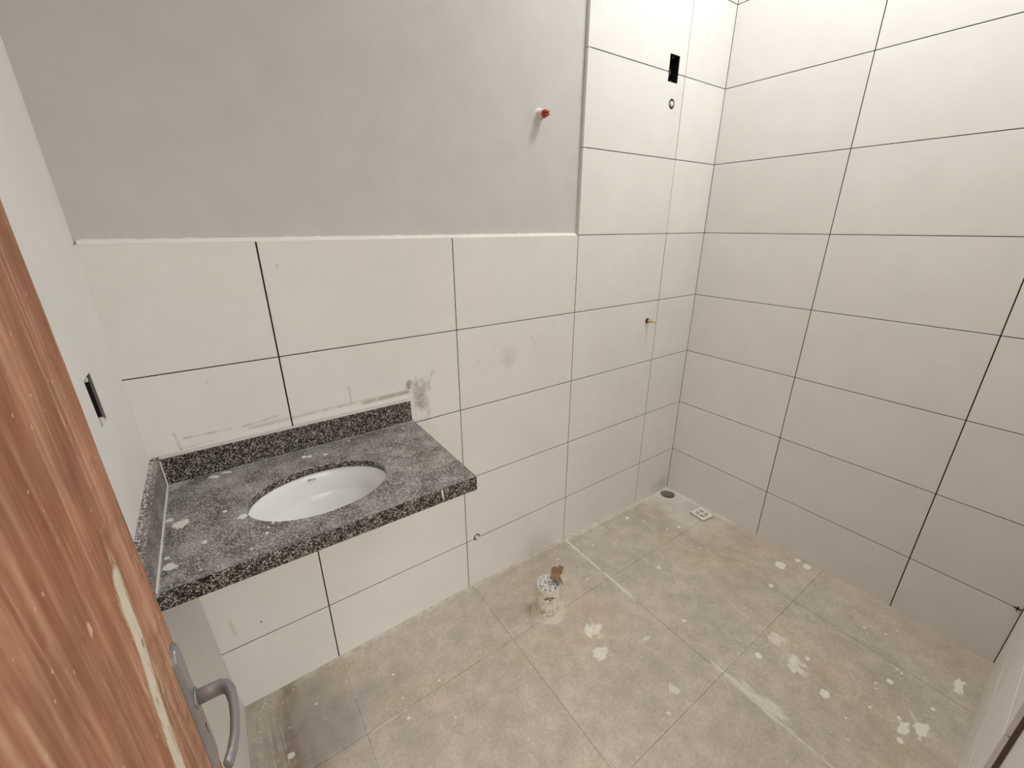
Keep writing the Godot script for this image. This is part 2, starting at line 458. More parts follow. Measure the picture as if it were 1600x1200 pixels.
func build_back_wall() -> void:
	var box := rect_poly(-0.4445, 2.221, -0.3775, 2.322)
	var mb := MB.new()
	mb.plate(Vector3(0, 0, -0.016), Vector3.RIGHT, Vector3.UP, Vector3.BACK, Rect2(-2.65, -0.15, 2.80, CEIL + 0.15), 0.14, 0.0, [box])
	var w := put("wall_back", mb, M.plaster)
	tag(w, "long wall with grey plaster above cream tiles behind the granite vanity", "wall", "", "structure")
	var hs := [box, disc(Vector2(-0.4002, 2.1418), 0.0205), disc(Vector2(-0.405, 1.1648), 0.0135), disc(Vector2(-1.4737, 0.2825), 0.0165)]
	mb = MB.new()
	mb.plate(Vector3(0, 0, -0.0013), Vector3.RIGHT, Vector3.UP, Vector3.BACK, Rect2(-2.492, -0.05, 2.492, 1.645), 0.0147, 0.0, hs)
	mb.plate(Vector3(0, 0, -0.0013), Vector3.RIGHT, Vector3.UP, Vector3.BACK, Rect2(-0.905, 1.595, 0.905, CEIL - 1.595), 0.0147, 0.0, hs)
	put("mortar_bed", mb, M.mortar, w)
	# stained tiles: smears round the splash, smudges, pencil lines
	var c := Canvas.new(Rect2(-2.5, -1.66, 2.5, 1.70), 620.0)
	var n1 := c.field(61, 2.2, 4)
	var n2 := c.field(62, 14.0, 3)
	for i in c.w * c.h:
		var f := 1.0 + (n1[i] - 128) * 0.00014 + (n2[i] - 128) * 0.00006
		c.d[i * 3] = int(238 * f); c.d[i * 3 + 1] = int(236 * f); c.d[i * 3 + 2] = int(229 * f)
	var S := Vector3(150, 132, 114)
	c.blob(Vector2(-1.694, -1.030), Vector2(0.036, 0), Vector2(0.006, 0.085), S, 0.5, 0.5, 0.8, 0.5)
	c.blob(Vector2(-1.668, -1.075), Vector2(0.020, 0.01), Vector2(-0.02, 0.045), S, 0.4, 0.6, 0.6, 0.6)
	c.blob(Vector2(-1.731, -1.090), Vector2(0.020, 0), Vector2(0, 0.020), Vector3(128, 112, 98), 0.6, 0.35, 0.6, 0.3)
	c.blob(Vector2(-1.722, -1.083), Vector2(0.008, 0), Vector2(0, 0.008), Vector3(226, 220, 208), 0.9, 0.3, 0.4)
	c.line([Vector2(-2.24, -1.062), Vector2(-1.98, -1.068), Vector2(-1.74, -1.070)], 0.016, S, 0.26, 0.2, 0.95)
	c.line([Vector2(-1.90, -1.060), Vector2(-1.735, -1.064)], 0.018, Vector3(140, 120, 100), 0.5, 0.1, 0.9)
	c.line([Vector2(-2.40, -1.075), Vector2(-2.25, -1.072), Vector2(-2.16, -1.082)], 0.008, Vector3(120, 112, 104), 0.35, 0.4, 0.9)
	c.line([Vector2(-2.412, -1.045), Vector2(-2.418, -1.095)], 0.010, Vector3(170, 158, 146), 0.4, 0.1, 0.8)
	c.line([Vector2(-2.412, -1.045), Vector2(-2.34, -1.05)], 0.008, Vector3(170, 158, 146), 0.3, 0.1, 0.8)
	c.line([Vector2(-1.939, -1.07), Vector2(-1.940, -1.132)], 0.003, Vector3(165, 158, 148), 0.7)
	c.blob(Vector2(-1.2955, -1.1149), Vector2(0.05, 0), Vector2(0, 0.05), Vector3(150, 142, 132), 0.17, 0.25, 1.0)
	c.line([Vector2(-1.17, -1.19), Vector2(-1.15, -1.16), Vector2(-1.15, -1.13)], 0.012, Vector3(170, 160, 150), 0.2, 0.2, 0.9)
	c.blob(Vector2(-2.3428, -0.3401), Vector2(0.0035, 0), Vector2(0, 0.0035), Vector3(50, 44, 40), 0.9, 0.2, 0.4)
	c.line([Vector2(-2.42, -0.33), Vector2(-2.425, -0.40)], 0.014, Vector3(212, 205, 192), 0.5, 0.2)
	c.blob(Vector2(-0.07, -0.03), Vector2(0.14, 0), Vector2(0, 0.08), Vector3(140, 130, 116), 0.2, 0.3, 1.0)
	for k in 46:
		var p := Vector2(rng.randf_range(-2.45, -0.1), -rng.randf_range(0.02, 1.58))
		var s := rng.randf_range(0.0015, 0.006)
		c.blob(p, Vector2(s, 0), Vector2(0, s * rng.randf_range(0.4, 1.5)), Vector3(150, 142, 132), rng.randf_range(0.06, 0.28), 0.4, 0.8)
	for k in 30:
		var p := Vector2(rng.randf_range(-2.4, -0.4), -absf(rng.randfn(0.0, 0.05)) + 0.0)
		c.blob(p, Vector2(0.004, 0), Vector2(0, 0.004), Vector3(222, 216, 205), 0.7, 0.5, 0.5)
	var sm := mat(Color.WHITE, 0.42, 0.35)
	sm.albedo_texture = c.texture()
	var uvf := func(p: Vector3, _n: Vector3) -> Vector2: return c.uv(p.x, -p.y)
	for k in 11:
		var y0 := row_y(k) + (GAP / 2 if k else 0.0)
		var y1 := minf(row_y(k + 1) - GAP / 2, CEIL)
		for j in 5:
			if k > 4 and j < 3:
				continue
			var g := GAP if j != 1 else 0.0042
			var x0: float = COLS[j] + (g / 2 if j else 0.0)
			var x1: float = COLS[j + 1] - ((GAP if j != 0 else 0.0042) / 2 if j < 4 else 0.0)
			if k <= 4:
				tile(w, Vector3.ZERO, Vector3.RIGHT, Vector3.UP, Vector3.BACK, x0, y0, x1, y1, hs, sm, uvf)
			else:
				tile(w, Vector3.ZERO, Vector3.RIGHT, Vector3.UP, Vector3.BACK, x0, y0, x1, y1, hs, null, null, 0.0158)
	# white filler smoothed into the ledge on top of the half-height tiling
	mb = MB.new(null, true)
	var yt := ROW0 + ROW * 4 - GAP / 2
	var prev := []
	for i in 121:
		var x := lerpf(-2.484, -0.93, i / 120.0)
		var e := rng.randf_range(0.0, 0.0011) * (1.0 if rng.randf() < 0.5 else 0.2)
		var ring := [Vector3(x, yt - 0.001 - e, -0.0003 + e * 0.1), Vector3(x, yt + 0.0006 + e * 0.5, -0.003), Vector3(x, yt + 0.004 + e, -0.0115), Vector3(x, yt + 0.010 + e * 2.0, -0.0158)]
		if i:
			for q in 3:
				mb.quad(prev[q], ring[q], ring[q + 1], prev[q + 1], Vector3(0, 1, 1))
		prev = ring
	put("filler_bead", mb, M.filler, w)

func build_right_wall() -> void:
	var mb := MB.new()
	mb.box(Vector3(0.009, -0.15, -0.15), Vector3(0.15, CEIL, ZF + 0.15))
	var w := put("wall_right", mb, M.mortar)
	tag(w, "fully tiled cream end wall right of the floor grate", "wall", "", "structure")
	mb = MB.new()
	mb.box(Vector3(0.0014, -0.05, 0.0), Vector3(0.010, CEIL, ZF))
	put("mortar_bed", mb, M.mortar, w)
	for k in 11:
		for j in 3:
			var g := GAP + 0.0008 * j
			tile(w, Vector3.ZERO, Vector3.BACK, Vector3.UP, Vector3.LEFT, RCOLS[j] + (g / 2 if j else 0.0), row_y(k) + (GAP / 2 if k else 0.0), RCOLS[j + 1] - (GAP / 2 if j < 2 else 0.0), minf(row_y(k + 1) - GAP / 2, CEIL))

func build_left_wall() -> void:
	var mb := MB.new()
	var hole := rect_poly(0.2560, 1.2600, 0.3150, 1.3600)
	var lv := [0.0, 0.27, 0.53, 0.75, 1.0, 1.15, 1.4, 1.6, 2.2]
	mb.plate(Vector3.ZERO, Vector3.BACK, Vector3.UP, Vector3.RIGHT, Rect2(-0.15, -0.15, ZF + 0.30, CEIL + 0.15), 0.15, 0.0, [hole], [0.2, 0.4], lv, func(_a, b): return left_x(b))
	var w := put("wall_left", mb, M.paint)
	tag(w, "white painted wall with a bare switch box beside the door", "wall", "", "structure")

func build_front_wall() -> void:
	var mb := MB.new()
	mb.box(Vector3(-1.66, -0.15, ZF + 0.018), Vector3(0.15, CEIL, ZF + 0.15))
	mb.box(Vector3(-2.65, -0.15, ZF + 0.018), Vector3(-2.44, CEIL, ZF + 0.15))
	mb.box(Vector3(-2.44, 2.13, ZF + 0.018), Vector3(-1.66, CEIL, ZF + 0.15))
	var w := put("wall_front", mb, M.paint)
	tag(w, "partly tiled wall at the lower right corner beside the doorway", "wall", "", "structure")
	mb = MB.new()
	mb.box(Vector3(-1.046, -0.05, ZF + 0.006), Vector3(0.0, CEIL, ZF + 0.019))
	put("mortar_bed", mb, mat(Color(0.42, 0.36, 0.30), 0.95), w)
	for k in 11:
		for j in 2:
			var cx := [-1.048, -0.602, -0.002]
			tile(w, Vector3(0, 0, ZF), Vector3.RIGHT, Vector3.UP, Vector3.FORWARD, cx[j] + GAP / 2, row_y(k) + (GAP / 2 if k else 0.0), cx[j + 1] - GAP / 2, minf(row_y(k + 1) - GAP / 2, CEIL))
	# frame round the doorway
	var t := MB.new()
	t.box(Vector3(-2.44, -0.02, ZF + 0.01), Vector3(-2.405, 2.13, ZF + 0.16))
	t.box(Vector3(-1.695, -0.02, ZF + 0.01), Vector3(-1.66, 2.13, ZF + 0.16))
	t.box(Vector3(-2.405, 2.095, ZF + 0.01), Vector3(-1.695, 2.13, ZF + 0.16))
	var f := put("trim_1", t, M.cardboard)
	tag(f, "bare wooden frame round the doorway", "door frame", "", "structure")

func build_ceiling(lamp: AreaLight3D) -> void:
	var mb := MB.new()
	mb.box(Vector3(-2.65, CEIL, -0.15), Vector3(0.15, CEIL + 0.15, ZF + 0.15))
	var c := put("ceiling", mb, M.paint)
	tag(c, "white ceiling over the bathroom", "ceiling", "", "structure")
	var t := thing("ceiling_lamp", "unseen ceiling lamp above the shower end, shaped as a square white panel for its light falloff", "lamp", LAMP_AT)  # lamp out of view; panel form picked to even out the light on the walls
	mb = MB.new()
	for q in [[-0.24, -0.24, 0.24, -0.212], [-0.24, 0.212, 0.24, 0.24], [-0.24, -0.212, -0.212, 0.212], [0.212, -0.212, 0.24, 0.212]]:
		mb.box(Vector3(q[0], 0.0, q[1]), Vector3(q[2], 0.03, q[3]))
	put("frame", mb, M.white, t)
	mb = MB.new()
	mb.box(Vector3(-0.212, 0.006, -0.212), Vector3(0.212, 0.028, 0.212))
	var bm := mat(Color(1, 0.99, 0.97), 0.4)
	bm.emission_enabled = true
	bm.emission = Color(1.0, 0.985, 0.95)
	bm.emission_energy_multiplier = 1.0
	put("diffuser", mb, bm, t)
	lamp.rotation.x = -PI / 2
	lamp.position = Vector3(0, -0.004, 0)
	t.add_child(lamp)

# ---------------------------------------------------------------- floor
func floor_canvas() -> Canvas:
	var c := Canvas.new(Rect2(-2.52, -0.03, 2.55, 1.70), 680.0)
	var n1 := c.field(71, 2.6, 5)
	var n2 := c.field(72, 11.0, 5)
	var n3 := c.field(73, 60.0, 4)
	var n4 := c.field(74, 1.4, 3)
	for i in c.w * c.h:
		var f := 1.0 + (n1[i] - 128) * 0.00045 + (n2[i] - 128) * 0.0006 + (n3[i] - 128) * 0.0005
		var wm := maxf(0.0, (n4[i] - 118) * 0.06)
		c.d[i * 3] = clampi(int(202 * f + wm), 0, 255); c.d[i * 3 + 1] = clampi(int(192 * f), 0, 255); c.d[i * 3 + 2] = clampi(int(177 * f - wm), 0, 255)
	var r := RandomNumberGenerator.new()
	r.seed = 21
	var dust := Vector3(226, 220, 208)
	# broad dusty and dark passages
	for k in 70:
		var p := Vector2(r.randf_range(-2.4, 0), r.randf_range(0, 1.5))
		var dk := r.randf() < 0.45
		var e := Vector2.from_angle(r.randf_range(-0.6, 0.9)) * r.randf_range(0.04, 0.16)
		c.blob(p, e, e.orthogonal() * r.randf_range(0.2, 0.5), Vector3(180, 170, 154) if dk else dust, r.randf_range(0.06, 0.2), 0.9, 1.0, 0.5)
	# pale mortar round the corner drain, along the walls and round the waste pipe
	c.blob(Vector2(-0.08, 0.10), Vector2(0.34, 0), Vector2(0, 0.38), Vector3(236, 231, 220), 0.85, 0.4, 0.8)
	c.line([Vector2(-0.006, 0.0), Vector2(-0.006, 0.46)], 0.06, Vector3(240, 234, 224), 0.85, 0.1, 0.7)
	c.line([Vector2(-0.02, 0.45), Vector2(-0.02, 1.5)], 0.09, Vector3(216, 202, 188), 0.5, 0.2, 0.9)
	c.line([Vector2(-0.95, 0.008), Vector2(-0.02, 0.008)], 0.05, Vector3(234, 228, 217), 0.75, 0.2, 0.8)
	c.line([Vector2(-2.3, 0.010), Vector2(-0.95, 0.008)], 0.035, Vector3(234, 228, 217), 0.6, 0.45, 0.8)
	c.blob(Vector2(-1.29, 0.335), Vector2(0.12, 0.02), Vector2(0, 0.11), Vector3(230, 222, 208), 0.6, 0.5, 0.5, 0.4)
	c.blob(Vector2(-1.40, 0.25), Vector2(0.10, 0.02), Vector2(0, 0.06), Vector3(172, 156, 140), 0.4, 0.5, 0.8)  # soft shadow of the waste pipe, painted into the floor colour
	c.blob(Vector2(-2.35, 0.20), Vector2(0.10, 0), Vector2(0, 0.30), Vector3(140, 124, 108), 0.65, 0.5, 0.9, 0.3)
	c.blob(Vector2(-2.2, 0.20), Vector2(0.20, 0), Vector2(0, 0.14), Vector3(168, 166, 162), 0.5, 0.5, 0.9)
	for k in 10:
		var x := r.randf_range(-2.44, -2.34)
		c.line([Vector2(x, r.randf_range(0.06, 0.2)), Vector2(x + 0.01, r.randf_range(0.3, 0.6))], 0.008, dust, r.randf_range(0.2, 0.5), 0.35)
	# joints that are filled or smeared with dry mortar
	c.line([Vector2(-0.925, 0.02), Vector2(-0.925, 0.50)], 0.015, Vector3(246, 241, 231), 1.0, 0.1)
	c.line([Vector2(-0.925, 0.88), Vector2(-0.925, 1.5)], 0.012, Vector3(238, 232, 220), 0.9, 0.2)
	c.blob(Vector2(-0.904, 1.075), Vector2(0.030, 0), Vector2(0, 0.095), Vector3(236, 230, 218), 0.85, 0.4, 0.35, 0.3)
	c.blob(Vector2(-0.912, 0.98), Vector2(0.012, 0), Vector2(0, 0.09), Vector3(236, 230, 218), 0.8, 0.4, 0.4)
	c.line([Vector2(-0.92, 0.926), Vector2(-0.58, 0.926)], 0.007, dust, 0.8, 0.25)
	c.line([Vector2(-2.12, 0.02), Vector2(-2.12, 0.5)], 0.006, dust, 0.8, 0.25)
	c.line([Vector2(-2.10, 0.345), Vector2(-1.98, 0.345)], 0.007, Vector3(236, 230, 218), 0.9, 0.2)
	# scratches and scuffs
	for k in 150:
		var p := Vector2(r.randf_range(-2.2, -0.05), r.randf_range(0.03, 1.5))
		var q := p + Vector2.from_angle(r.randf_range(0, PI)) * r.randf_range(0.01, 0.06)
		c.line([p, (p + q) / 2 + Vector2(r.randf_range(-0.006, 0.006), 0), q], 0.004, dust, r.randf_range(0.3, 0.7), 0.3)
	for k in 14:
		var p := Vector2(r.randf_range(-0.9, -0.1), r.randf_range(0.3, 1.2))
		var pts := []
		var rad := r.randf_range(0.02, 0.06)
		for j in 9:
			pts.append(p + Vector2.from_angle(j * 0.5) * rad * (1 + j * 0.05))
		c.line(pts, 0.007, dust, 0.4, 0.35)
	# specks everywhere
	for k in 420:
		var p := Vector2(r.randf_range(-2.4, -0.02), r.randf_range(0.01, 1.5))
		if k > 250:
			p = Vector2(-absf(r.randfn(0.35, 0.25)), 0.75 + absf(r.randfn(0.0, 0.4)))
		var s := r.randf_range(0.0010, 0.0038)
		c.blob(p, Vector2(s, 0), Vector2(0, s), Vector3(242, 238, 230), r.randf_range(0.5, 0.95), 0.3, 0.4)
	# white paint drops: [x, z, size]
	var W := Vector3(248, 244, 234)
	var drops := [[-0.14, 0.782, 0.031], [-0.042, 0.868, 0.022], [-0.031, 0.821, 0.015], [-0.32, 0.823, 0.014], [-0.733, 0.968, 0.016], [-0.585, 1.088, 0.010], [-0.684, 1.186, 0.020], [-0.429, 1.31, 0.013], [-0.564, 1.372, 0.008], [-0.65, 1.397, 0.012], [-0.427, 1.432, 0.009], [-0.605, 1.299, 0.006],
		[-0.481, 1.28, 0.005], [-0.504, 1.29, 0.004], [-0.352, 1.325, 0.006], [-0.347, 1.31, 0.005], [-0.718, 1.264, 0.005], [-0.792, 1.295, 0.004]]
	drops += [[-0.226, 1.167, 0.007], [-0.25, 1.184, 0.004], [-0.193, 1.231, 0.006], [-0.13, 1.253, 0.005], [-0.482, 0.072, 0.014], [-0.422, 0.15, 0.007], [-0.299, 0.299, 0.013], [-0.376, 0.273, 0.007], [-0.828, 0.128, 0.006], [-0.837, 0.698, 0.009], [-1.056, 0.105, 0.006], [-1.024, 0.284, 0.006],
		[-2.345, 0.261, 0.012], [-2.243, 0.138, 0.006], [-1.974, 0.198, 0.006], [-1.838, 0.321, 0.005], [-1.978, 0.3, 0.004], [-1.985, 0.377, 0.006], [-1.848, 0.47, 0.004]]
	for k in drops:
		c.blob(Vector2(k[0], k[1]), Vector2(k[2] * 0.95, k[2] * 0.25), Vector2(-k[2] * 0.30, k[2] * 0.8), W, 0.97, 0.16, 0.18)
	for k in [[-0.237, 1.466, 0.030, 0.020], [-0.591, 1.391, 0.026, 0.017], [-0.548, 1.43, 0.032, 0.020]]:
		c.blob(Vector2(k[0], k[1]), Vector2(k[2], k[2] * 0.3), Vector2(-k[3], k[3] * 0.7), W, 0.97, 0.34, 0.15)
	c.line([Vector2(-0.50, 1.385), Vector2(-0.53, 1.41)], 0.006, W, 0.7, 0.1)
	# dragged patches of dry mortar
	for k in [[-1.197, 0.503, 0.040, 0.046, 0.95], [-1.251, 0.594, 0.038, 0.030, 0.9], [-0.596, 0.981, 0.034, 0.036, 0.7], [-0.653, 1.07, 0.042, 0.038, 0.85], [-1.132, 0.852, 0.024, 0.020, 0.7], [-0.663, 0.436, 0.016, 0.014, 0.8], [-1.218, 0.895, 0.006, 0.010, 0.8], [-1.042, 0.657, 0.020, 0.010, 0.6]]:
		c.blob(Vector2(k[0], k[1]), Vector2(k[2], k[2] * 0.15), Vector2(-k[3] * 0.2, k[3]), Vector3(250, 245, 235), k[4], 0.45, 0.4, 0.4)
	return c

func build_floor() -> void:
	var drain := disc(Vector2(-0.068, 0.056), 0.0455, 28)
	var mb := MB.new()
	var lines := []
	for k in 26:
		lines.append(-2.5 + 0.1 * k)
	mb.plate(Vector3(0, -0.0022, 0), Vector3.RIGHT, Vector3.BACK, Vector3.UP, Rect2(-2.65, -0.15, 2.8, ZF + 0.30), 0.12, 0.0, [drain], lines, lines.map(func(x): return x + 2.5), floor_h)
	var f := put("floor", mb, M.screed)
	tag(f, "grey concrete-look tile floor spattered with paint and mortar", "floor", "", "structure")
	var c := floor_canvas()
	var m := mat(Color.WHITE, 0.62, 0.3)
	m.albedo_texture = c.texture()
	var uvf := func(p: Vector3, _n: Vector3) -> Vector2: return c.uv(p.x, p.z)
	var g := 0.0006
	var xs := [-2.495, -2.121, -1.510, -0.925, -0.328, 0.006]
	var zs := [-0.012, 0.343, 0.926, 1.67]
	var rects := []
	for i in 5:
		for j in 3:
			if i == 3 and j == 0:   # this tile is cut for the fall to the drain
				rects.append([xs[3], zs[0], -0.655, zs[1]]); rects.append([-0.655, zs[0], xs[4], zs[1]])
			else:
				rects.append([xs[i], zs[j], xs[i + 1], zs[j + 1]])
	for q in rects:
		var t := MB.new(uvf)
		var off := rng.randf_range(-0.0006, 0.0003)
		var hs := [drain] if q[2] > -0.1 and q[1] < 0.1 else []
		t.plate(Vector3.ZERO, Vector3.RIGHT, Vector3.BACK, Vector3.UP, Rect2(q[0] + g, q[1] + g, q[2] - q[0] - 2 * g, q[3] - q[1] - 2 * g), 0.006, 0.0006, hs, lines, lines.map(func(x): return x + 2.5), func(a, b): return floor_h(a, b) + off)
		put("floor_tile", t, m, f)
	# ground of the hall beyond the doorway
	var gm := MB.new()
	gm.box(Vector3(-6, -0.16, ZF + 0.151), Vector3(4, -0.01, 7))
	var gr := put("ground", gm, M.ground)
	tag(gr, "dark bare ground outside the doorway", "ground", "", "structure")

# ---------------------------------------------------------------- granite vanity with its basin
func build_vanity() -> void:
	var t := thing("vanity_top", "speckled grey granite vanity top with splashbacks, dusty and spattered, in the left corner", "countertop", Vector3(-2.10, TOPY, 0.24))
	var o := -t.position
	var x0 := -2.4835; var x1 := -1.7345; var z1 := 0.481
	var ell := PackedVector2Array()
	for k in 56:
		var a := TAU * k / 56
		ell.append(Vector2(-2.1125 + cos(a) * 0.1795, 0.2800 + sin(a) * 0.1245))
	# worktop: dusty upper face
	var mb := MB.new(func(p, n): return M.top_uv.call(p - o, n))
	mb.plate(o + Vector3(0, TOPY, 0), Vector3.RIGHT, Vector3.BACK, Vector3.UP, Rect2(x0, 0.001, x1 - x0, z1 - 0.001), 0.020, 0.0015, [ell])
	var top := put("worktop", mb, M.granite_top, t)
	top.set_meta("label", "dusty scratched granite top with paint drops")
	# the sawn oval edge round the basin
	mb = MB.new(M.granite_uv, true)
	for k in 56:
		var p := ell[k]; var q := ell[(k + 1) % 56]
		var cc := Vector2(-2.1125, 0.28)
		p = cc + (p - cc) * 0.999; q = cc + (q - cc) * 0.999
		mb.quad(o + Vector3(p.x, TOPY - 0.0012, p.y), o + Vector3(q.x, TOPY - 0.0012, q.y), o + Vector3(q.x, TOPY - 0.0205, q.y), o + Vector3(p.x, TOPY - 0.0205, p.y), Vector3(cc.x - p.x, 0, cc.y - p.y))
	put("cutout_edge", mb, M.granite, t)
	# front apron with rounded arris, returned at the right end
	mb = MB.new(M.granite_uv)
	var prof := [Vector2(0.0, 0.0), Vector2(-0.0018, 0.0), Vector2(-0.0006, -0.0008), Vector2(0.0006, -0.0022), Vector2(0.0006, -0.042), Vector2(-0.0012, -0.044), Vector2(-0.022, -0.044)]
	for k in prof.size() - 1:
		var p: Vector2 = prof[k]; var q: Vector2 = prof[k + 1]
		mb.quad(o + Vector3(x0, TOPY + p.y, z1 + p.x), o + Vector3(x1, TOPY + p.y, z1 + p.x), o + Vector3(x1, TOPY + q.y, z1 + q.x), o + Vector3(x0, TOPY + q.y, z1 + q.x), Vector3(0, -0.5, 1))
		mb.quad(o + Vector3(x1 + p.x, TOPY + p.y, 0.002), o + Vector3(x1 + p.x, TOPY + p.y, z1), o + Vector3(x1 + q.x, TOPY + q.y, z1), o + Vector3(x1 + q.x, TOPY + q.y, 0.002), Vector3(1, -0.5, 0))
	mb.quad(o + Vector3(x0, TOPY - 0.044, z1 - 0.022), o + Vector3(x1, TOPY - 0.044, z1 - 0.022), o + Vector3(x1, TOPY - 0.02, z1 - 0.022), o + Vector3(x0, TOPY - 0.02, z1 - 0.022), Vector3(0, 0, -1))
	put("apron", mb, M.granite, t)
	# underside with the same oval hole
	mb = MB.new(M.granite_uv)
	mb.plate(o + Vector3(0, TOPY - 0.0205, 0), Vector3.RIGHT, Vector3.BACK, Vector3.DOWN, Rect2(x0, 0.002, x1 - x0, z1 - 0.024), 0.001, 0.0, [ell])
	put("underside", mb, M.granite, t)
	mb = MB.new(M.granite_uv)
	mb.plate(o + Vector3(0, 0, 0.020), Vector3.RIGHT, Vector3.UP, Vector3.BACK, Rect2(-2.4835, TOPY + 0.0005, 0.745, 0.0795), 0.0195, 0.0012)
	put("back_splash", mb, M.granite, t)
	mb = MB.new(M.granite_uv)
	mb.plate(o + Vector3(-2.4625, 0, 0), Vector3.BACK, Vector3.UP, Vector3.RIGHT, Rect2(0.0206, TOPY + 0.0005, z1 - 0.0206, 0.0795), 0.0205, 0.0012)
	put("side_splash", mb, M.granite_dusty, t)
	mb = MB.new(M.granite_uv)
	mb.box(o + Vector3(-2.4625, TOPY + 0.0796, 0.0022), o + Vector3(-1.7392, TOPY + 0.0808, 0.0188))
	put("splash_top_sheen", mb, M.dust, t)  # thin strip that paints the sheen along the polished top of the splash
	# plaster crust along the splash tops and the white seam in the corner
	mb = MB.new(null, true)
	for run in [[Vector3(-2.4835, 1.0365, 0.010), Vector3(-2.10, 1.0365, 0.006), 46], [Vector3(-2.478, 1.0365, 0.012), Vector3(-2.479, 1.0365, 0.47), 90]]:
		for k in run[2]:
			var p: Vector3 = (run[0] as Vector3).lerp(run[1], (k + rng.randf()) / run[2]) + Vector3(rng.randf_range(-0.004, 0.005), 0.0, rng.randf_range(-0.005, 0.006))
			p.x = maxf(p.x, -2.481); p.z = maxf(p.z, 0.004)
			mb.lathe([Vector2(0.0, 0.0018), Vector2(0.6, 0.0012), Vector2(1.0, -0.0008)], 7, Transform3D(Basis(Vector3.UP, rng.randf() * 6.0).scaled(Vector3(1, rng.randf_range(0.5, 1.6), 1)), o + p), rng.randf_range(0.0012, 0.0036), rng.randf_range(0.001, 0.003))
	var crust := put("plaster_crust", mb, M.filler, t)
	crust.set_meta("kind", "stuff")
	mb = MB.new()
	mb.box(o + Vector3(-2.4630, TOPY, 0.0195), o + Vector3(-2.4598, TOPY + 0.076, 0.0225))
	mb.box(o + Vector3(-2.4630, TOPY - 0.0002, 0.021), o + Vector3(-2.4595, TOPY + 0.0016, 0.478))
	put("white_seam", mb, M.filler, t)
	# a run of white paint down the front edge
	mb = MB.new(null, true)
	mb.tube([o + Vector3(-1.8455, 0.9565, 0.4815), o + Vector3(-1.845, 0.950, 0.4822), o + Vector3(-1.843, 0.938, 0.4822), o + Vector3(-1.841, 0.924, 0.4820), o + Vector3(-1.8405, 0.918, 0.4816)], [0.001, 0.0026, 0.0022, 0.0012, 0.0004], [0.0004, 0.0012, 0.0010, 0.0007, 0.0003], Vector3.BACK, 8)
	put("paint_drip", mb, M.filler, t)

func build_basin() -> void:
	var t := thing("washbasin", "white oval undermount basin set in the granite vanity top", "sink", Vector3(-2.1125, TOPY - 0.0205, 0.28))
	var mb := MB.new(null, true)
	var pr := [Vector2(0.020, -0.119)]
	for k in 15:
		var a := k / 14.0
		pr.append(Vector2(lerpf(0.05, 0.99, pow(a, 0.55)), -0.118 + 0.116 * pow(a, 2.4)))
	pr += [Vector2(1.01, -0.0005), Vector2(1.06, -0.0005), Vector2(1.07, -0.006), Vector2(1.0, -0.025), Vector2(0.85, -0.062), Vector2(0.6, -0.108), Vector2(0.3, -0.130), Vector2(0.14, -0.134)]
	for k in pr.size():
		pr[k] = Vector2(pr[k].x if k else 0.12, pr[k].y)
	# the profile runs inside first, so it is turned in two pieces with their own outward sides
	var inner := pr.slice(0, 17)
	var outer := pr.slice(16)
	inner.reverse()
	mb.lathe(inner, 56, Transform3D(), 0.182, 0.128)
	outer.reverse()
	mb.lathe(outer, 56, Transform3D(), 0.182, 0.128)
	put("bowl", mb, M.ceramic, t)
	mb = MB.new(null, true)
	mb.lathe([Vector2(0.0, -0.1185), Vector2(0.012, -0.1185), Vector2(0.019, -0.1145), Vector2(0.023, -0.1155), Vector2(0.0235, -0.118)].map(func(p): return p), 24)
	put("drain_ring", mb, M.steel, t)
	# maker's mark printed on the inside of the bowl
	var tm := TextMesh.new()
	tm.text = "deca"
	tm.font_size = 32
	tm.pixel_size = 0.00032
	tm.depth = 0.0003
	var o := MeshInstance3D.new()
	o.name = "maker_mark"
	o.mesh = tm
	o.material_override = mat(Color(0.12, 0.12, 0.12), 0.5)
	o.transform = Transform3D(Basis(Vector3.RIGHT, -0.55), Vector3(-0.008, -0.014, -0.1185))
	t.add_child(o)

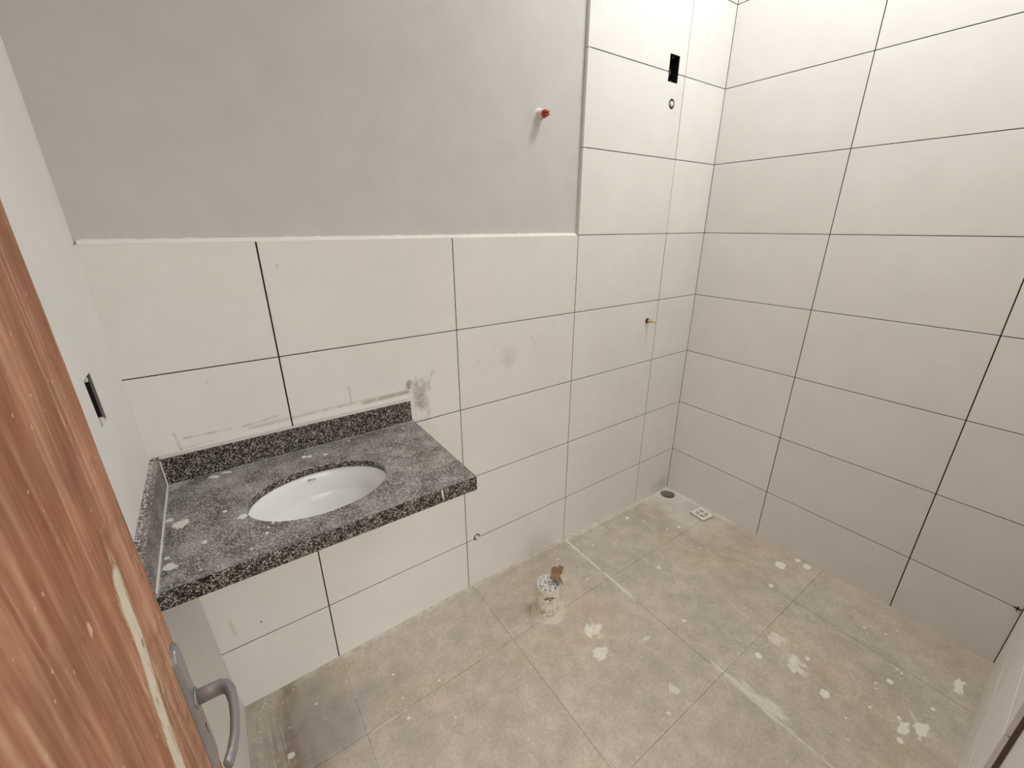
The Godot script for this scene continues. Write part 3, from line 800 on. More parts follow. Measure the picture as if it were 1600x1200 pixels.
# ---------------------------------------------------------------- door
func build_door() -> void:
	var zf := 0.775; var zh := 1.5205; var xf := -2.395; var th := 0.035
	var c := Canvas.new(Rect2(0.0, -2.10, 0.76, 2.10), 900.0)
	var grain := c.field(81, 26.0, 4, FastNoiseLite.TYPE_SIMPLEX_SMOOTH, Vector2(1, 14))
	var fine := c.field(82, 120.0, 3, FastNoiseLite.TYPE_SIMPLEX_SMOOTH, Vector2(1, 10))
	var blot := c.field(83, 7.0, 4)
	for i in c.w * c.h:
		var k := Vector3(164, 114, 88)
		var a := clampf((grain[i] - 128) / 90.0, -1.0, 1.0)
		k = k.lerp(Vector3(208, 164, 134), a * 0.6) if a > 0 else k.lerp(Vector3(152, 96, 68), -a * 0.6)
		var b := clampf((fine[i] - 128) / 100.0, -1.0, 1.0) * 12.0
		var p := (blot[i] - 128) * 0.16
		c.d[i * 3] = clampi(int(k.x + b + p), 0, 255); c.d[i * 3 + 1] = clampi(int(k.y + b + p * 0.7), 0, 255); c.d[i * 3 + 2] = clampi(int(k.z + b + p * 0.5), 0, 255)
	var r := RandomNumberGenerator.new()
	r.seed = 3
	var pale := Vector3(224, 190, 162)
	for k in 34:
		var s := r.randf_range(0.0, 0.40)
		var y := r.randf_range(0.6, 1.5)
		var l := r.randf_range(0.25, 0.8)
		var wv := r.randf_range(-0.018, 0.018)
		var wd := r.randf_range(0.003, 0.012)
		var al := r.randf_range(0.18, 0.45)
		c.line([Vector2(s, -y - l), Vector2(s + wv * 0.3, -y - l * 0.7), Vector2(s + wv, -y - l * 0.35), Vector2(s + wv * 1.2, -y)], wd, pale, al, 0.25, 0.95)
		if k % 3 == 0:
			c.line([Vector2(s + 0.008, -y - l), Vector2(s + 0.008 + wv, -y - l * 0.4), Vector2(s + 0.010 + wv, -y)], wd * 1.6, Vector3(128, 74, 48), al, 0.2, 0.95)
	for k in 26:
		var e := Vector2(r.randf_range(0.008, 0.03), 0)
		c.blob(Vector2(r.randf_range(0.1, 0.4), -r.randf_range(0.75, 1.3)), e, Vector2(0, r.randf_range(0.02, 0.09)), Vector3(196, 160, 136), r.randf_range(0.1, 0.35), 0.8, 0.9, 0.5)
	# sanded pale margin by the edge, then the bare putty stripe
	c.line([Vector2(0.055, -1.40), Vector2(0.06, -1.2), Vector2(0.05, -0.8)], 0.10, Vector3(208, 158, 128), 0.55, 0.25, 0.9)
	for k in 26:
		var s := r.randf_range(0.005, 0.12)
		var y := r.randf_range(0.75, 1.25)
		c.line([Vector2(s, -y - r.randf_range(0.03, 0.12)), Vector2(s + r.randf_range(-0.004, 0.008), -y)], 0.004, Vector3(214, 184, 156), r.randf_range(0.3, 0.7), 0.25, 0.8)
	c.line([Vector2(0.095, -1.34), Vector2(0.108, -1.29)], 0.012, Vector3(204, 182, 154), 0.6, 0.25, 0.8)
	var putty := Vector3(222, 214, 192)
	c.line([Vector2(0.105, -1.285), Vector2(0.110, -1.255), Vector2(0.114, -1.21), Vector2(0.126, -1.16), Vector2(0.142, -1.105), Vector2(0.150, -1.04), Vector2(0.155, -0.96), Vector2(0.152, -0.86), Vector2(0.15, -0.6)], 0.036, putty, 0.95, 0.0, 0.35)
	for k in 60:
		var y := r.randf_range(0.85, 1.29)
		var sx := lerpf(0.15, 0.105, clampf((y - 1.04) / 0.25, 0.0, 1.0)) + (0.017 if k % 2 else -0.017) + r.randf_range(-0.005, 0.005)
		c.line([Vector2(sx, -y - r.randf_range(0.01, 0.05)), Vector2(sx + r.randf_range(-0.004, 0.004), -y)], r.randf_range(0.002, 0.007), Vector3(176, 132, 100) if k % 3 else Vector3(206, 190, 160), r.randf_range(0.4, 0.9), 0.2, 0.8)
	c.line([Vector2(0.098, -1.19), Vector2(0.11, -1.12), Vector2(0.118, -1.04)], 0.012, Vector3(196, 180, 148), 0.6, 0.2, 0.8)
	for k in 10:
		var p := Vector2(0.125 + r.randf_range(-0.02, 0.012), -r.randf_range(0.98, 1.22))
		c.line([p, p + Vector2(0.002, 0.008)], 0.003, Vector3(92, 74, 58), 0.8, 0.15)
	for k in 130:
		var p := Vector2(r.randf_range(0.0, 0.4), -r.randf_range(0.7, 1.7))
		var s := r.randf_range(0.0006, 0.0018)
		c.blob(p, Vector2(s, 0), Vector2(0, s * 1.4), Vector3(228, 205, 182), 0.85, 0.3, 0.4)
	c.blob(Vector2(0.205, -1.315), Vector2(0.005, 0), Vector2(0.001, 0.010), Vector3(222, 190, 164), 0.9, 0.3, 0.4)
	var m := mat(Color.WHITE, 0.6, 0.3)
	m.albedo_texture = c.texture()
	var t := thing("door_1", "reddish wooden door standing open at left, streaked with sanding and putty", "door", Vector3(xf, 0.0, zh))
	t.set_meta("kind", "structure")
	var o := -t.position
	var uvf := func(p: Vector3, _n: Vector3) -> Vector2: return c.uv(p.z - o.z - zf, -p.y)
	var mb := MB.new(uvf)
	var wav := FastNoiseLite.new()
	wav.seed = 4; wav.frequency = 4.0
	var prof_at := func(y: float) -> Array:   # outline of the leaf at height y: worn, slightly wavy free edge
		var e := wav.get_noise_1d(y) * 0.0035 + wav.get_noise_1d(y * 9.0 + 40.0) * 0.0010 + clampf(1.1 - y, -0.15, 0.6) * -0.018
		return [Vector3(xf, y, zh), Vector3(xf, y, zf + 0.0045 + e), Vector3(xf - 0.0010, y, zf + 0.0018 + e), Vector3(xf - 0.0035, y, zf + e), Vector3(xf - th, y, zf + e), Vector3(xf - th, y, zh)]
	var n := 84
	for i in n:
		var a: Array = prof_at.call(lerpf(0.008, 2.09, i / float(n)))
		var b: Array = prof_at.call(lerpf(0.008, 2.09, (i + 1) / float(n)))
		var outs := [Vector3.RIGHT, Vector3(1, 0, -0.4), Vector3(0.6, 0, -1), Vector3.FORWARD, Vector3.LEFT, Vector3.BACK]
		for k in 6:
			var k2 := (k + 1) % 6
			mb.quad(o + a[k], o + a[k2], o + b[k2], o + b[k], outs[k])
	for y in [0.008, 2.09]:
		var a: Array = prof_at.call(y)
		for k in range(1, 5):
			mb.tri(o + a[0], o + a[k], o + a[k + 1], Vector3(0, y - 1.0, 0))
	put("leaf", mb, m, t)
	# pale splinters on the worn edge
	mb = MB.new()
	for k in [[1.205, 0.004], [1.192, 0.006], [1.178, 0.005], [1.15, 0.003]]:
		var y: float = k[0]
		var e: Vector3 = prof_at.call(y)[3] + o
		mb.tube([e + Vector3(0, 0.010, 0.001), e + Vector3(-0.001, 0.002, -k[1] * 0.6), e + Vector3(-0.001, -0.002, -k[1])], [0.0012, 0.0012, 0.0002], [0.003, 0.002, 0.0002], Vector3.UP, 6)
	put("splinter", mb, mat(Color(0.80, 0.67, 0.53), 0.8), t)
	# long back plate with a stepped rim, key slot and lever
	var py := 1.0; var pz := 0.8035
	var P := func(hw: float, y0: float, y1: float) -> PackedVector2Array:
		var q := PackedVector2Array()
		for k in 13:
			q.append(Vector2(pz, y1 - hw) + Vector2.from_angle(PI * k / 12.0) * hw)
		for k in 13:
			q.append(Vector2(pz, y0 + hw) + Vector2.from_angle(PI + PI * k / 12.0) * hw)
		return q
	mb = MB.new()
	var rings := [[P.call(0.0205, 0.856, 1.106), 0.0], [P.call(0.0205, 0.856, 1.106), 0.0022], [P.call(0.0192, 0.8573, 1.1047), 0.0032], [P.call(0.0165, 0.860, 1.102), 0.0032], [P.call(0.0158, 0.8607, 1.1013), 0.0048], [P.call(0.0140, 0.8625, 1.0995), 0.0062]]
	for k in rings.size() - 1:
		for j in 26:
			var j2 := (j + 1) % 26
			var A: Vector2 = rings[k][0][j]; var B: Vector2 = rings[k][0][j2]; var C: Vector2 = rings[k + 1][0][j2]; var D: Vector2 = rings[k + 1][0][j]
			mb.quad(o + Vector3(xf + rings[k][1], A.y, A.x), o + Vector3(xf + rings[k][1], B.y, B.x), o + Vector3(xf + rings[k + 1][1], C.y, C.x), o + Vector3(xf + rings[k + 1][1], D.y, D.x), Vector3(1.0, (A.y - py) * 2.0, (A.x - pz) * 20.0))
	var keyhole := PackedVector2Array([Vector2(pz - 0.0016, 0.925), Vector2(pz + 0.0016, 0.925), Vector2(pz + 0.0016, 0.938), Vector2(pz + 0.0036, 0.942), Vector2(pz + 0.002, 0.9465), Vector2(pz - 0.002, 0.9465), Vector2(pz - 0.0036, 0.942), Vector2(pz - 0.0016, 0.938)])
	for piece in Geometry2D.clip_polygons(rect_poly(pz - 0.03, 0.80, pz, 1.2), keyhole):
		for q in Geometry2D.intersect_polygons(piece, rings[5][0]):
			var ix := Geometry2D.triangulate_polygon(q)
			for k in range(0, ix.size(), 3):
				mb.tri(o + Vector3(xf + 0.0062, q[ix[k]].y, q[ix[k]].x), o + Vector3(xf + 0.0062, q[ix[k + 1]].y, q[ix[k + 1]].x), o + Vector3(xf + 0.0062, q[ix[k + 2]].y, q[ix[k + 2]].x), Vector3.RIGHT)
	for piece in Geometry2D.clip_polygons(rect_poly(pz, 0.80, pz + 0.03, 1.2), keyhole):
		for q in Geometry2D.intersect_polygons(piece, rings[5][0]):
			var ix := Geometry2D.triangulate_polygon(q)
			for k in range(0, ix.size(), 3):
				mb.tri(o + Vector3(xf + 0.0062, q[ix[k]].y, q[ix[k]].x), o + Vector3(xf + 0.0062, q[ix[k + 1]].y, q[ix[k + 1]].x), o + Vector3(xf + 0.0062, q[ix[k + 2]].y, q[ix[k + 2]].x), Vector3.RIGHT)
	var plate := put("handle_plate", mb, M.zamac, t)
	plate.set_meta("label", "long metal back plate with key slot")
	mb = MB.new()
	mb.box(o + Vector3(xf + 0.0005, 0.92, pz - 0.006), o + Vector3(xf + 0.0012, 0.952, pz + 0.006))
	put("keyhole", mb, M.black, plate)
	mb = MB.new(null, true)
	mb.tube([o + Vector3(xf + 0.0062, py, pz), o + Vector3(xf + 0.0085, py, pz), o + Vector3(xf + 0.0088, py, pz)], [0.0150, 0.0150, 0.0130], [0.0150, 0.0150, 0.0130], Vector3.UP, 20)
	put("collar", mb, M.zamac, plate)
	mb = MB.new(null, true)
	mb.tube([o + Vector3(xf + 0.0085, py, pz), o + Vector3(xf + 0.025, py, pz), o + Vector3(xf + 0.036, py, pz + 0.0005), o + Vector3(xf + 0.043, py, pz + 0.005), o + Vector3(xf + 0.0475, py, pz + 0.015), o + Vector3(xf + 0.0500, py, pz + 0.035), o + Vector3(xf + 0.0505, py, pz + 0.060), o + Vector3(xf + 0.0488, py, pz + 0.085), o + Vector3(xf + 0.0445, py, pz + 0.106), o + Vector3(xf + 0.0395, py, pz + 0.1195)],
		[0.0078, 0.0078, 0.0078, 0.0076, 0.0070, 0.0060, 0.0056, 0.0056, 0.0058, 0.0056], [0.0132, 0.0132, 0.0131, 0.0128, 0.0118, 0.0102, 0.0094, 0.0094, 0.0098, 0.0098], Vector3.UP, 18)
	var lv := put("lever_handle", mb, M.zamac, t)
	lv.set_meta("label", "curved grey metal lever")

# ---------------------------------------------------------------- waste pipe stuffed with newspaper
func build_waste_pipe() -> void:
	var px := -1.2996; var pz := 0.3124
	var y0 := floor_h(px, pz)
	var t := thing("waste_pipe", "upright white waste pipe stub rising from the middle of the floor, dirty with mortar", "pipe", Vector3(px, y0, pz))
	var hgt := 0.158
	var pc := Canvas.new(Rect2(-0.17, -0.02, 0.34, 0.20), 1500.0)
	var n1 := pc.field(91, 30.0, 4)
	for i in pc.w * pc.h:
		var f := 1.0 + (n1[i] - 128) * 0.0008
		pc.d[i * 3] = clampi(int(226 * f), 0, 255); pc.d[i * 3 + 1] = clampi(int(219 * f), 0, 255); pc.d[i * 3 + 2] = clampi(int(203 * f), 0, 255)
	var pr := RandomNumberGenerator.new()
	pr.seed = 31
	for k in 34:   # grime low down, specks of dried mud higher up
		var p := Vector2(pr.randf_range(-0.16, 0.16), pr.randf_range(-0.01, 0.035))
		pc.blob(p, Vector2(pr.randf_range(0.004, 0.016), 0), Vector2(0, pr.randf_range(0.003, 0.012)), Vector3(134, 114, 92), pr.randf_range(0.3, 0.75), 0.6, 0.6)
	for k in 46:
		var p := Vector2(pr.randf_range(-0.16, 0.16), pr.randf_range(0.02, 0.13))
		var sz := pr.randf_range(0.0010, 0.0032)
		pc.blob(p, Vector2(sz, 0), Vector2(0, sz * pr.randf_range(0.6, 1.6)), Vector3(84, 66, 46), pr.randf_range(0.5, 0.9), 0.4, 0.4)
	for k in 12:
		var p := Vector2(pr.randf_range(-0.12, 0.12), pr.randf_range(0.02, 0.14))
		pc.blob(p, Vector2(0.010, 0.002), Vector2(0.003, 0.014), Vector3(176, 160, 134), 0.4, 0.6, 0.7)
	var dirty := mat(Color.WHITE, 0.55)
	dirty.albedo_texture = pc.texture()
	var mb := MB.new(func(p, _n): return pc.uv(wrapf(atan2(p.z, p.x) - 2.29, -PI, PI) * 0.0505, p.y), true)
	mb.lathe([Vector2(0.0505, -0.01), Vector2(0.0505, hgt - 0.001), Vector2(0.0498, hgt)], 40)
	mb.lathe([Vector2(0.0498, hgt), Vector2(0.0478, hgt)], 40)
	mb.lathe([Vector2(0.0478, hgt), Vector2(0.0478, hgt - 0.06)], 40)
	put("pipe_wall", mb, dirty, t)
	# mortar bedded round its foot
	mb = MB.new()
	var prev := []
	for k in 41:
		var a := TAU * k / 40.0
		var f := 0.6 + 0.4 * sin(a * 3.0 + 1.0) * sin(a * 1.0 + 2.0) + 0.15 * sin(a * 11.0)
		var d := Vector3(cos(a), 0, sin(a))
		var ring := [d * 0.0500 + Vector3(0, 0.010 + 0.010 * f, 0), d * (0.058 + 0.006 * f) + Vector3(0, 0.004 + 0.002 * f, 0), d * (0.066 + 0.022 * f) + Vector3(0, -0.001, 0)]
		if k:
			for q in 2:
				mb.quad(prev[q], ring[q], ring[q + 1], prev[q + 1], Vector3.UP)
		prev = ring
	put("mortar_collar", mb, M.mortar_light, t)
	# torn yellowed tape hanging over the rim
	mb = MB.new()
	var tp := []
	for k in 13:
		var a := lerpf(1.75, 3.55, k / 12.0)
		tp.append([a, 0.016 + 0.026 * absf(sin(k * 0.9)) * (1.0 if k > 2 and k < 11 else 0.4)])
	for k in 12:
		var a0: float = tp[k][0]; var a1: float = tp[k + 1][0]
		var d0 := Vector3(cos(a0), 0, sin(a0)); var d1 := Vector3(cos(a1), 0, sin(a1))
		var top := Vector3(0, hgt + 0.002, 0)
		mb.quad(d0 * 0.0485 + top, d1 * 0.0485 + top, d1 * 0.0520 + Vector3(0, hgt - tp[k + 1][1], 0), d0 * 0.0520 + Vector3(0, hgt - tp[k][1], 0), d0 + Vector3.UP * 0.2)
	put("torn_tape", mb, M.tape, t)
	mb = MB.new()
	for k in 6:
		var a := lerpf(1.85, 2.5, k / 5.0)
		var d := Vector3(cos(a), 0, sin(a))
		var s := Vector3(-sin(a), 0, cos(a))
		var y := hgt - 0.036 + 0.006 * sin(k * 2.3)
		mb.quad(d * 0.0508 + s * 0.006 + Vector3(0, y, 0), d * 0.0508 - s * 0.006 + Vector3(0, y, 0), d * 0.0509 - s * 0.005 + Vector3(0, y - 0.007, 0), d * 0.0509 + s * 0.004 + Vector3(0, y - 0.005, 0), d)
	put("dirt_scab", mb, mat(Color(0.17, 0.13, 0.09), 0.9), t)
	# crumpled newspaper in the mouth
	var np := thing("crumpled_newspaper", "black and white newspaper crumpled into the top of the waste pipe", "newspaper", Vector3(px, y0 + hgt, pz))
	var im := Image.create(256, 256, false, Image.FORMAT_RGB8)
	im.fill(Color(0.97, 0.96, 0.94))
	var r := RandomNumberGenerator.new()
	r.seed = 9
	for row in 26:   # rows of unreadable print: black dashes
		var x := r.randi_range(0, 6)
		while x < 250:
			var l := r.randi_range(4, 18)
			if r.randf() < 0.6:
				im.fill_rect(Rect2i(x, row * 10 + 2, mini(l, 255 - x), 5 if row % 5 else 8), Color(0.06, 0.06, 0.06))
			x += l + r.randi_range(2, 6)
	var nm := mat(Color.WHITE, 0.85)
	nm.albedo_texture = ImageTexture.create_from_image(im)
	mb = MB.new()
	var fn := FastNoiseLite.new()
	fn.seed = 12; fn.frequency = 38.0
	var pos := func(i: int, j: int) -> Vector3:
		var rr := 0.0474 * i / 9.0
		var a := TAU * j / 30.0
		var q := Vector2(cos(a), sin(a)) * rr
		var jag := fn.get_noise_2d(q.x + 3.0, q.y) * 0.016 + fn.get_noise_2d(q.x * 2.6, q.y * 2.6 + 7.0) * 0.009
		return Vector3(q.x, 0.010 * (1.0 - pow(i / 9.0, 2.0)) - 0.004 + jag * (1.0 - 0.4 * i / 9.0), q.y)
	for i in 9:
		for j in 30:
			var q := [pos.call(i, j), pos.call(i + 1, j), pos.call(i + 1, j + 1), pos.call(i, j + 1)]
			var sw := fn.get_noise_2d(i * 0.05, j * 0.03) * 4.0
			var us := q.map(func(p): return Vector2(p.x, p.z).rotated(sw) * 9.0 + Vector2(0.5, 0.5 + p.y * 10.0))
			mb.tri(q[0], q[1], q[2], Vector3.UP, us[0], us[1], us[2])
			mb.tri(q[0], q[2], q[3], Vector3.UP, us[0], us[2], us[3])
	put("paper", mb, nm, np)
	# two torn pieces of brown cardboard
	var c1 := thing("cardboard_scrap", "taller torn brown cardboard piece sticking up behind the newspaper in the pipe", "cardboard", Vector3(px, y0 + hgt, pz), "cardboard scraps in the waste pipe")
	mb = MB.new()
	card(mb, [Vector3(0.038, -0.030, -0.028), Vector3(0.076, -0.040, -0.030), Vector3(0.090, 0.000, -0.044), Vector3(0.082, 0.010, -0.050), Vector3(0.058, 0.012, -0.048)], Vector3(-0.6, 0.5, 0.7))
	card(mb, [Vector3(0.076, -0.040, -0.030), Vector3(0.112, -0.042, -0.036), Vector3(0.142, -0.030, -0.054), Vector3(0.116, -0.008, -0.058), Vector3(0.090, 0.000, -0.044)], Vector3(-0.3, 0.6, 0.8))
	put("sheet", mb, M.cardboard, c1)
	var c2 := thing("cardboard_scrap", "shorter crumpled brown cardboard piece bent over the pipe rim, nearer the camera", "cardboard", Vector3(px + 0.003, y0 + hgt + 0.010, pz), "cardboard scraps in the waste pipe")
	mb = MB.new()
	card(mb, [Vector3(0.002, 0.014, 0.006), Vector3(0.034, 0.016, -0.018), Vector3(0.062, 0.002, -0.002), Vector3(0.068, -0.030, 0.014), Vector3(0.052, -0.024, 0.040), Vector3(0.020, 0.024, 0.034)], Vector3(-0.2, 0.8, 0.6))
	put("sheet", mb, M.cardboard, c2)

func card(mb: MB, q: Array, n: Vector3) -> void:
	n = n.normalized()
	var c := Vector3.ZERO
	for p in q:
		c += p
	c = c / q.size() + n * 0.004
	for k in q.size():
		var a: Vector3 = q[k]; var b: Vector3 = q[(k + 1) % q.size()]
		mb.tri(c, a, b, n)
		mb.tri(c - n * 0.003, a - n * 0.003, b - n * 0.003, -n)
		mb.quad(a, b, b - n * 0.003, a - n * 0.003, (a + b) / 2 - c)

# ---------------------------------------------------------------- drains
func build_drains() -> void:
	var y := floor_h(-0.068, 0.056)
	var t := thing("floor_drain_pipe", "open round drain pipe sunk in the floor in the tiled corner", "drain", Vector3(-0.068, y, 0.056))
	var mb := MB.new(null, true)
	mb.lathe([Vector2(0.0450, -0.004), Vector2(0.0425, -0.003)], 32)
	mb.lathe([Vector2(0.0425, -0.003), Vector2(0.0425, -0.012)], 32)
	mb.lathe([Vector2(0.0425, -0.012), Vector2(0.039, -0.013)], 32)
	mb.lathe([Vector2(0.039, -0.013), Vector2(0.039, -0.11)], 32)
	put("pipe_socket", mb, mat(Color(0.60, 0.54, 0.47), 0.6), t)
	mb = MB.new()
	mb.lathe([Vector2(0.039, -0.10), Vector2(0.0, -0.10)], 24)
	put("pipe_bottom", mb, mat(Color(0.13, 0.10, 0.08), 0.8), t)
	# square grate lying by the wall
	var g := thing("drain_grate", "small square cream slotted grate lying on the floor against the right wall", "grate", Vector3(-0.0880, floor_h(-0.088, 0.31) + 0.001, 0.3110))
	g.rotation.y = -0.13
	var holes := []
	for sx in [-1, 1]:
		for k in 4:
			var l := sqrt(maxf(0.0, 0.036 * 0.036 - pow(0.012 + k * 0.0062, 2)))
			# two opposite quadrants slotted one way, the other two across
			var a := 0.0045 + k * 0.0080
			var q := rect_poly(a, 0.006, a + 0.0052, 0.006 + l * 0.74) if sx > 0 else rect_poly(-a - 0.0052, -0.006 - l * 0.74, -a, -0.006)
			holes.append(q)
			q = rect_poly(-0.006 - l * 0.74, a, -0.006, a + 0.0052) if sx > 0 else rect_poly(0.006, -a - 0.0052, 0.006 + l * 0.74, -a)
			holes.append(q)
	mb = MB.new()
	mb.plate(Vector3(0, 0.010, 0), Vector3.RIGHT, Vector3.BACK, Vector3.UP, Rect2(-0.048, -0.048, 0.096, 0.096), 0.003, 0.0008, holes)
	put("slotted_plate", mb, mat(Color(0.96, 0.94, 0.89), 0.45), g)
	mb = MB.new(null, true)
	mb.lathe([Vector2(0.041, 0.0), Vector2(0.041, 0.007)], 28)
	mb.lathe([Vector2(0.038, 0.007), Vector2(0.038, 0.0)], 28)
	put("collar", mb, M.pvc, g)
	mb = MB.new(null, true)
	mb.lathe([Vector2(0.038, 0.0004), Vector2(0.0, 0.0004)], 24)
	put("slot_shade", mb, M.black, g)  # black disc on the floor in place of the shade beneath the slots

# ---------------------------------------------------------------- pipe fittings on the back wall
func on_wall(x: float, y: float, z: float) -> Vector3:
	return Vector3(x, y, z)

func fit_frame() -> Transform3D:   # +Y of a lathe points out of the back wall
	return Transform3D(Basis(Vector3.RIGHT, PI / 2), Vector3.ZERO)

func build_fittings() -> void:
	var F := fit_frame()
	var t := thing("water_outlet", "white pipe outlet closed with a red plug on the bare grey plaster", "pipe outlet", Vector3(-1.1363, 2.0134, -0.016))
	var mb := MB.new(null, true)
	mb.lathe([Vector2(0.0, 0.001), Vector2(0.021, 0.001), Vector2(0.0165, 0.0015), Vector2(0.0165, 0.006), Vector2(0.0135, 0.0065), Vector2(0.0135, 0.0105)], 24, F)
	mb.lathe([Vector2(0.0135, 0.0105), Vector2(0.0165, 0.0112), Vector2(0.0165, 0.016), Vector2(0.0150, 0.017), Vector2(0.0145, 0.026), Vector2(0.0, 0.026)], 24, F)
	put("socket", mb, M.pvc, t)
	mb = MB.new(null, true)
	mb.lathe([Vector2(0.0175, 0.0008), Vector2(0.0225, 0.0005), Vector2(0.026, -0.0005)], 24, F)
	put("filler_ring", mb, M.filler, t)
	mb = MB.new()
	mb.lathe([Vector2(0.0135, 0.026), Vector2(0.0135, 0.034), Vector2(0.0120, 0.038), Vector2(0.0, 0.038)], 8, F)
	mb.box(Vector3(-0.0105, 0.0020, 0.036), Vector3(0.0105, 0.0068, 0.046))
	mb.box(Vector3(-0.0105, -0.0068, 0.036), Vector3(0.0105, -0.0020, 0.046))
	put("plug", mb, M.red, t).set_meta("label", "red plastic plug")

	t = thing("shower_outlet", "threaded shower outlet sunk in a tile below the wall box", "pipe outlet", Vector3(-0.4002, 2.1418, 0.0))
	mb = MB.new(null, true)
	mb.lathe([Vector2(0.0203, -0.010), Vector2(0.0203, -0.0014), Vector2(0.0185, -0.0008), Vector2(0.0120, -0.0014)], 24, F)
	mb.lathe([Vector2(0.0120, -0.0014), Vector2(0.0115, -0.009)], 24, F)
	put("threaded_ring", mb, mat(Color(0.20, 0.14, 0.09), 0.5), t)
	mb = MB.new(null, true)
	mb.lathe([Vector2(0.0112, -0.006), Vector2(0.0112, 0.0015), Vector2(0.0098, 0.003), Vector2(0.0, 0.003)], 20, F)
	put("plug", mb, M.pvc, t)

	t = thing("shower_valve", "brass shower valve with a thin stem standing out of the tiles", "valve", Vector3(-0.405, 1.1648, 0.0))
	mb = MB.new(null, true)
	mb.lathe([Vector2(0.0, -0.004), Vector2(0.0128, -0.004), Vector2(0.0128, 0.006), Vector2(0.0112, 0.0075), Vector2(0.0095, 0.0078)], 24, F)
	put("body", mb, mat(Color(0.30, 0.22, 0.11), 0.35, 0.5, 0.9), t)
	mb = MB.new(null, true)
	mb.lathe([Vector2(0.0095, 0.0075), Vector2(0.0092, 0.010), Vector2(0.0098, 0.011), Vector2(0.0092, 0.012), Vector2(0.0098, 0.013), Vector2(0.0092, 0.014), Vector2(0.0098, 0.015), Vector2(0.0090, 0.022), Vector2(0.0070, 0.024), Vector2(0.0, 0.024)], 20, F)
	put("thread", mb, M.brass, t)
	mb = MB.new(null, true)
	mb.lathe([Vector2(0.0032, 0.023), Vector2(0.0032, 0.050), Vector2(0.0026, 0.052), Vector2(0.0, 0.052)], 14, F)
	put("stem", mb, mat(Color(0.80, 0.72, 0.55), 0.25, 0.5, 1.0), t)

	t = thing("toilet_water_outlet", "small plugged water outlet low on the tiles right of the vanity", "pipe outlet", Vector3(-1.4737, 0.2825, 0.0))
	mb = MB.new(null, true)
	mb.lathe([Vector2(0.0162, -0.010), Vector2(0.0162, -0.0012), Vector2(0.0150, -0.0004), Vector2(0.0115, -0.0008)], 24, F)
	mb.lathe([Vector2(0.0115, -0.0008), Vector2(0.0110, -0.009)], 24, F)
	put("threaded_ring", mb, mat(Color(0.16, 0.11, 0.07), 0.5), t)
	mb = MB.new(null, true)
	mb.lathe([Vector2(0.0100, -0.006), Vector2(0.0100, 0.007), Vector2(0.0086, 0.0100), Vector2(0.0, 0.0110)], 20, F)
	put("plug", mb, M.pvc, t)

# ---------------------------------------------------------------- recessed boxes
func wall_box(called: String, label: String, o: Vector3, u: Vector3, n: Vector3, w: float, h: float, liner: Material) -> Node3D:
	# o is the middle of the opening on the wall's face, u runs along the wall, n points out
	var t := thing(called, label, "electrical box", o)
	var v := Vector3.UP
	var mb := MB.new()
	var a := u * (w / 2 - 0.0008); var b := v * (h / 2 - 0.0008); var d := -n * 0.055
	var f := -n * 0.0055
	mb.quad(a - b + f, a + b + f, a + b + d, a - b + d, -u); mb.quad(-a - b + f, -a + b + f, -a + b + d, -a - b + d, u)
	mb.quad(-a + b + f, a + b + f, a + b + d, -a + b + d, -v); mb.quad(-a - b + f, a - b + f, a - b + d, -a - b + d, v)
	mb.quad(-a - b + d, a - b + d, a + b + d, -a + b + d, n)
	put("box_shell", mb, liner, t)
	for s in [-1.0, 1.0]:
		mb = MB.new()
		var c: Vector3 = v * s * (h / 2 - 0.006) - n * 0.012
		var e := u * 0.006; var g := v * 0.005
		for k in 2:
			var q := n * (0.0015 if k else 0.0)
			mb.quad(c - e - g + q, c + e - g + q, c + e + g + q, c - e + g + q, n if k else -n)
		mb.quad(c - e - g, c + e - g, c + e - g + n * 0.0015, c - e - g + n * 0.0015, -v)
		mb.quad(c - e + g, c + e + g, c + e + g + n * 0.0015, c - e + g + n * 0.0015, v)
		put("screw_tab", mb, M.steel if called == "switch_box" else M.black, t)
	return t

func build_boxes() -> void:
	var t := wall_box("socket_box", "tall narrow black wall box cut into the tiles above the shower outlet", Vector3(-0.411, 2.2715, 0.0), Vector3.RIGHT, Vector3.BACK, 0.067, 0.101, M.black)
	var mb := MB.new(null, true)
	mb.tube([Vector3(0.012, 0.012, -0.053), Vector3(0.014, 0.010, -0.035), Vector3(0.012, -0.004, -0.026), Vector3(0.010, -0.022, -0.034), Vector3(0.012, -0.03, -0.05)], [0.0022, 0.0022, 0.0022, 0.0022, 0.0022], [0.0022, 0.0022, 0.0022, 0.0022, 0.0022], Vector3.RIGHT, 8)
	put("wire", mb, mat(Color(0.42, 0.38, 0.34), 0.5), t)
	t = wall_box("switch_box", "empty switch box recessed in the white wall between door and vanity", Vector3(left_x(1.31), 1.31, 0.2855), Vector3.BACK, Vector3.RIGHT, 0.059, 0.100, M.black)
	# broken plaster on the inside of the opening towards the corner
	mb = MB.new()
	mb.box(Vector3(-0.0055, -0.049, -0.0295), Vector3(-0.0008, 0.049, -0.0285))
	put("plaster_lip", mb, mat(Color(0.52, 0.49, 0.46), 0.9), t)
	mb = MB.new()
	mb.box(Vector3(-0.006, -0.049, -0.006), Vector3(0.0005, -0.039, 0.012))
	put("plaster_crumb", mb, M.filler, t)
	mb = MB.new()
	mb.box(Vector3(-0.006, 0.041, 0.004), Vector3(0.0005, 0.049, 0.010))
	put("plaster_crumb", mb, M.filler, t)

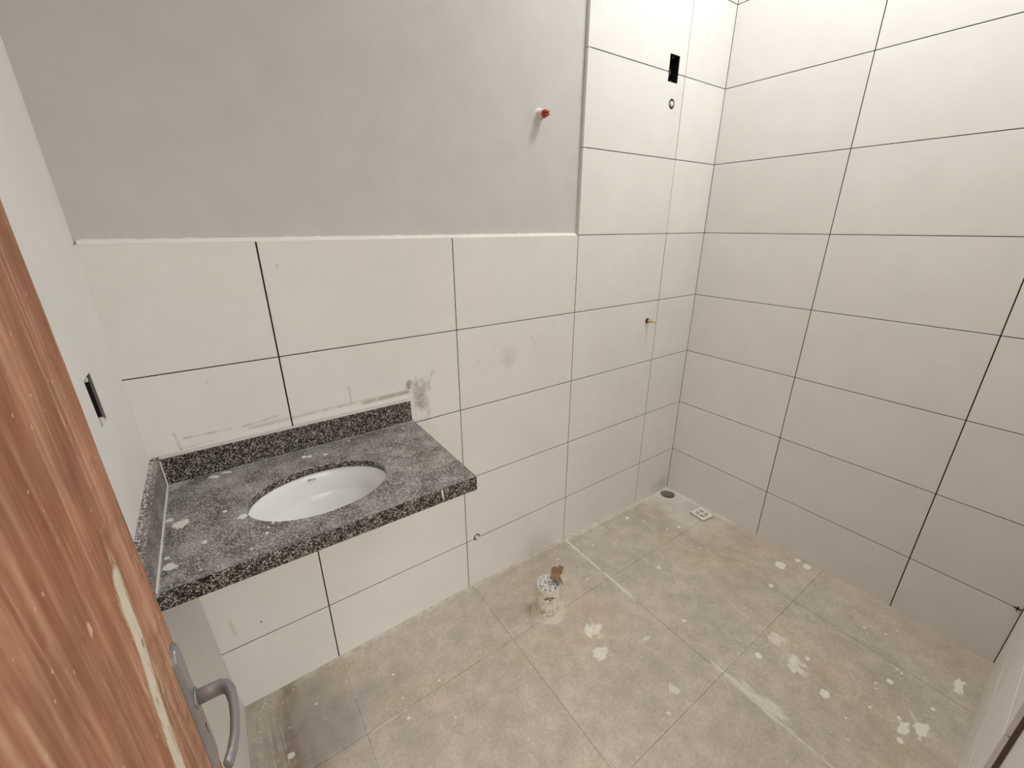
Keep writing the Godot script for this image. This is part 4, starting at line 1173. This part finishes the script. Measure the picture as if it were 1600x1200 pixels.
# ---------------------------------------------------------------- loose bits
func rock(mb: MB, c: Vector3, s: Vector3) -> void:
	var f := Transform3D(Basis.from_euler(Vector3(rng.randf() * 6, rng.randf() * 6, rng.randf() * 6)), Vector3.ZERO)
	var pts := []
	for k in 6:
		pts.append((f * [Vector3.RIGHT, Vector3.LEFT, Vector3.UP, Vector3.DOWN, Vector3.BACK, Vector3.FORWARD][k]) * s * rng.randf_range(0.7, 1.2))
	for a in [0, 1]:
		for b in [2, 3]:
			for e in [4, 5]:
				var n: Vector3 = pts[a] + pts[b] + pts[e]
				mb.tri(c + pts[a], c + pts[b], c + pts[e], n)

func build_debris() -> void:
	var mb := MB.new()
	for k in 120:
		var x := rng.randf_range(-2.42, -0.12)
		var z := 0.008 + absf(rng.randfn(0.0, 0.016))
		if k > 80:
			x = -2.44 + absf(rng.randfn(0.0, 0.05)); z = rng.randf_range(0.02, 0.5)
		if x < left_x(0.0) + 0.01: x = left_x(0.0) + 0.012
		var s := rng.randf_range(0.0012, 0.0042)
		rock(mb, Vector3(x, floor_h(x, z) + s * 0.4, z), Vector3(s, s * 0.6, s))
	var d := put("plaster_crumbs", mb, M.filler)
	tag(d, "pale crumbs of plaster scattered along the foot of the tiled long wall", "debris", "", "stuff")
	var t := thing("wood_sliver", "thin pale wood sliver on the floor in the left corner beneath the vanity", "debris", Vector3(-2.435, floor_h(-2.435, 0.018), 0.018))
	mb = MB.new()
	mb.tube([Vector3(-0.016, 0.003, 0.004), Vector3(0.0, 0.004, 0.0), Vector3(0.022, 0.003, -0.006)], [0.0012, 0.0022, 0.0006], [0.0010, 0.0016, 0.0006], Vector3.UP, 6)
	put("sliver", mb, mat(Color(0.80, 0.72, 0.58), 0.8), t)
	t = thing("tile_spacer", "small dark cross spacer left in the tile joint at the lower right corner", "tile spacer", Vector3(0.0, 0.2763, 1.5085))
	mb = MB.new()
	mb.box(Vector3(-0.004, -0.0015, -0.009), Vector3(0.004, 0.0015, 0.009))
	mb.box(Vector3(-0.004, -0.009, -0.0015), Vector3(0.004, 0.009, 0.0015))
	put("cross", mb, mat(Color(0.10, 0.08, 0.07), 0.6), t)
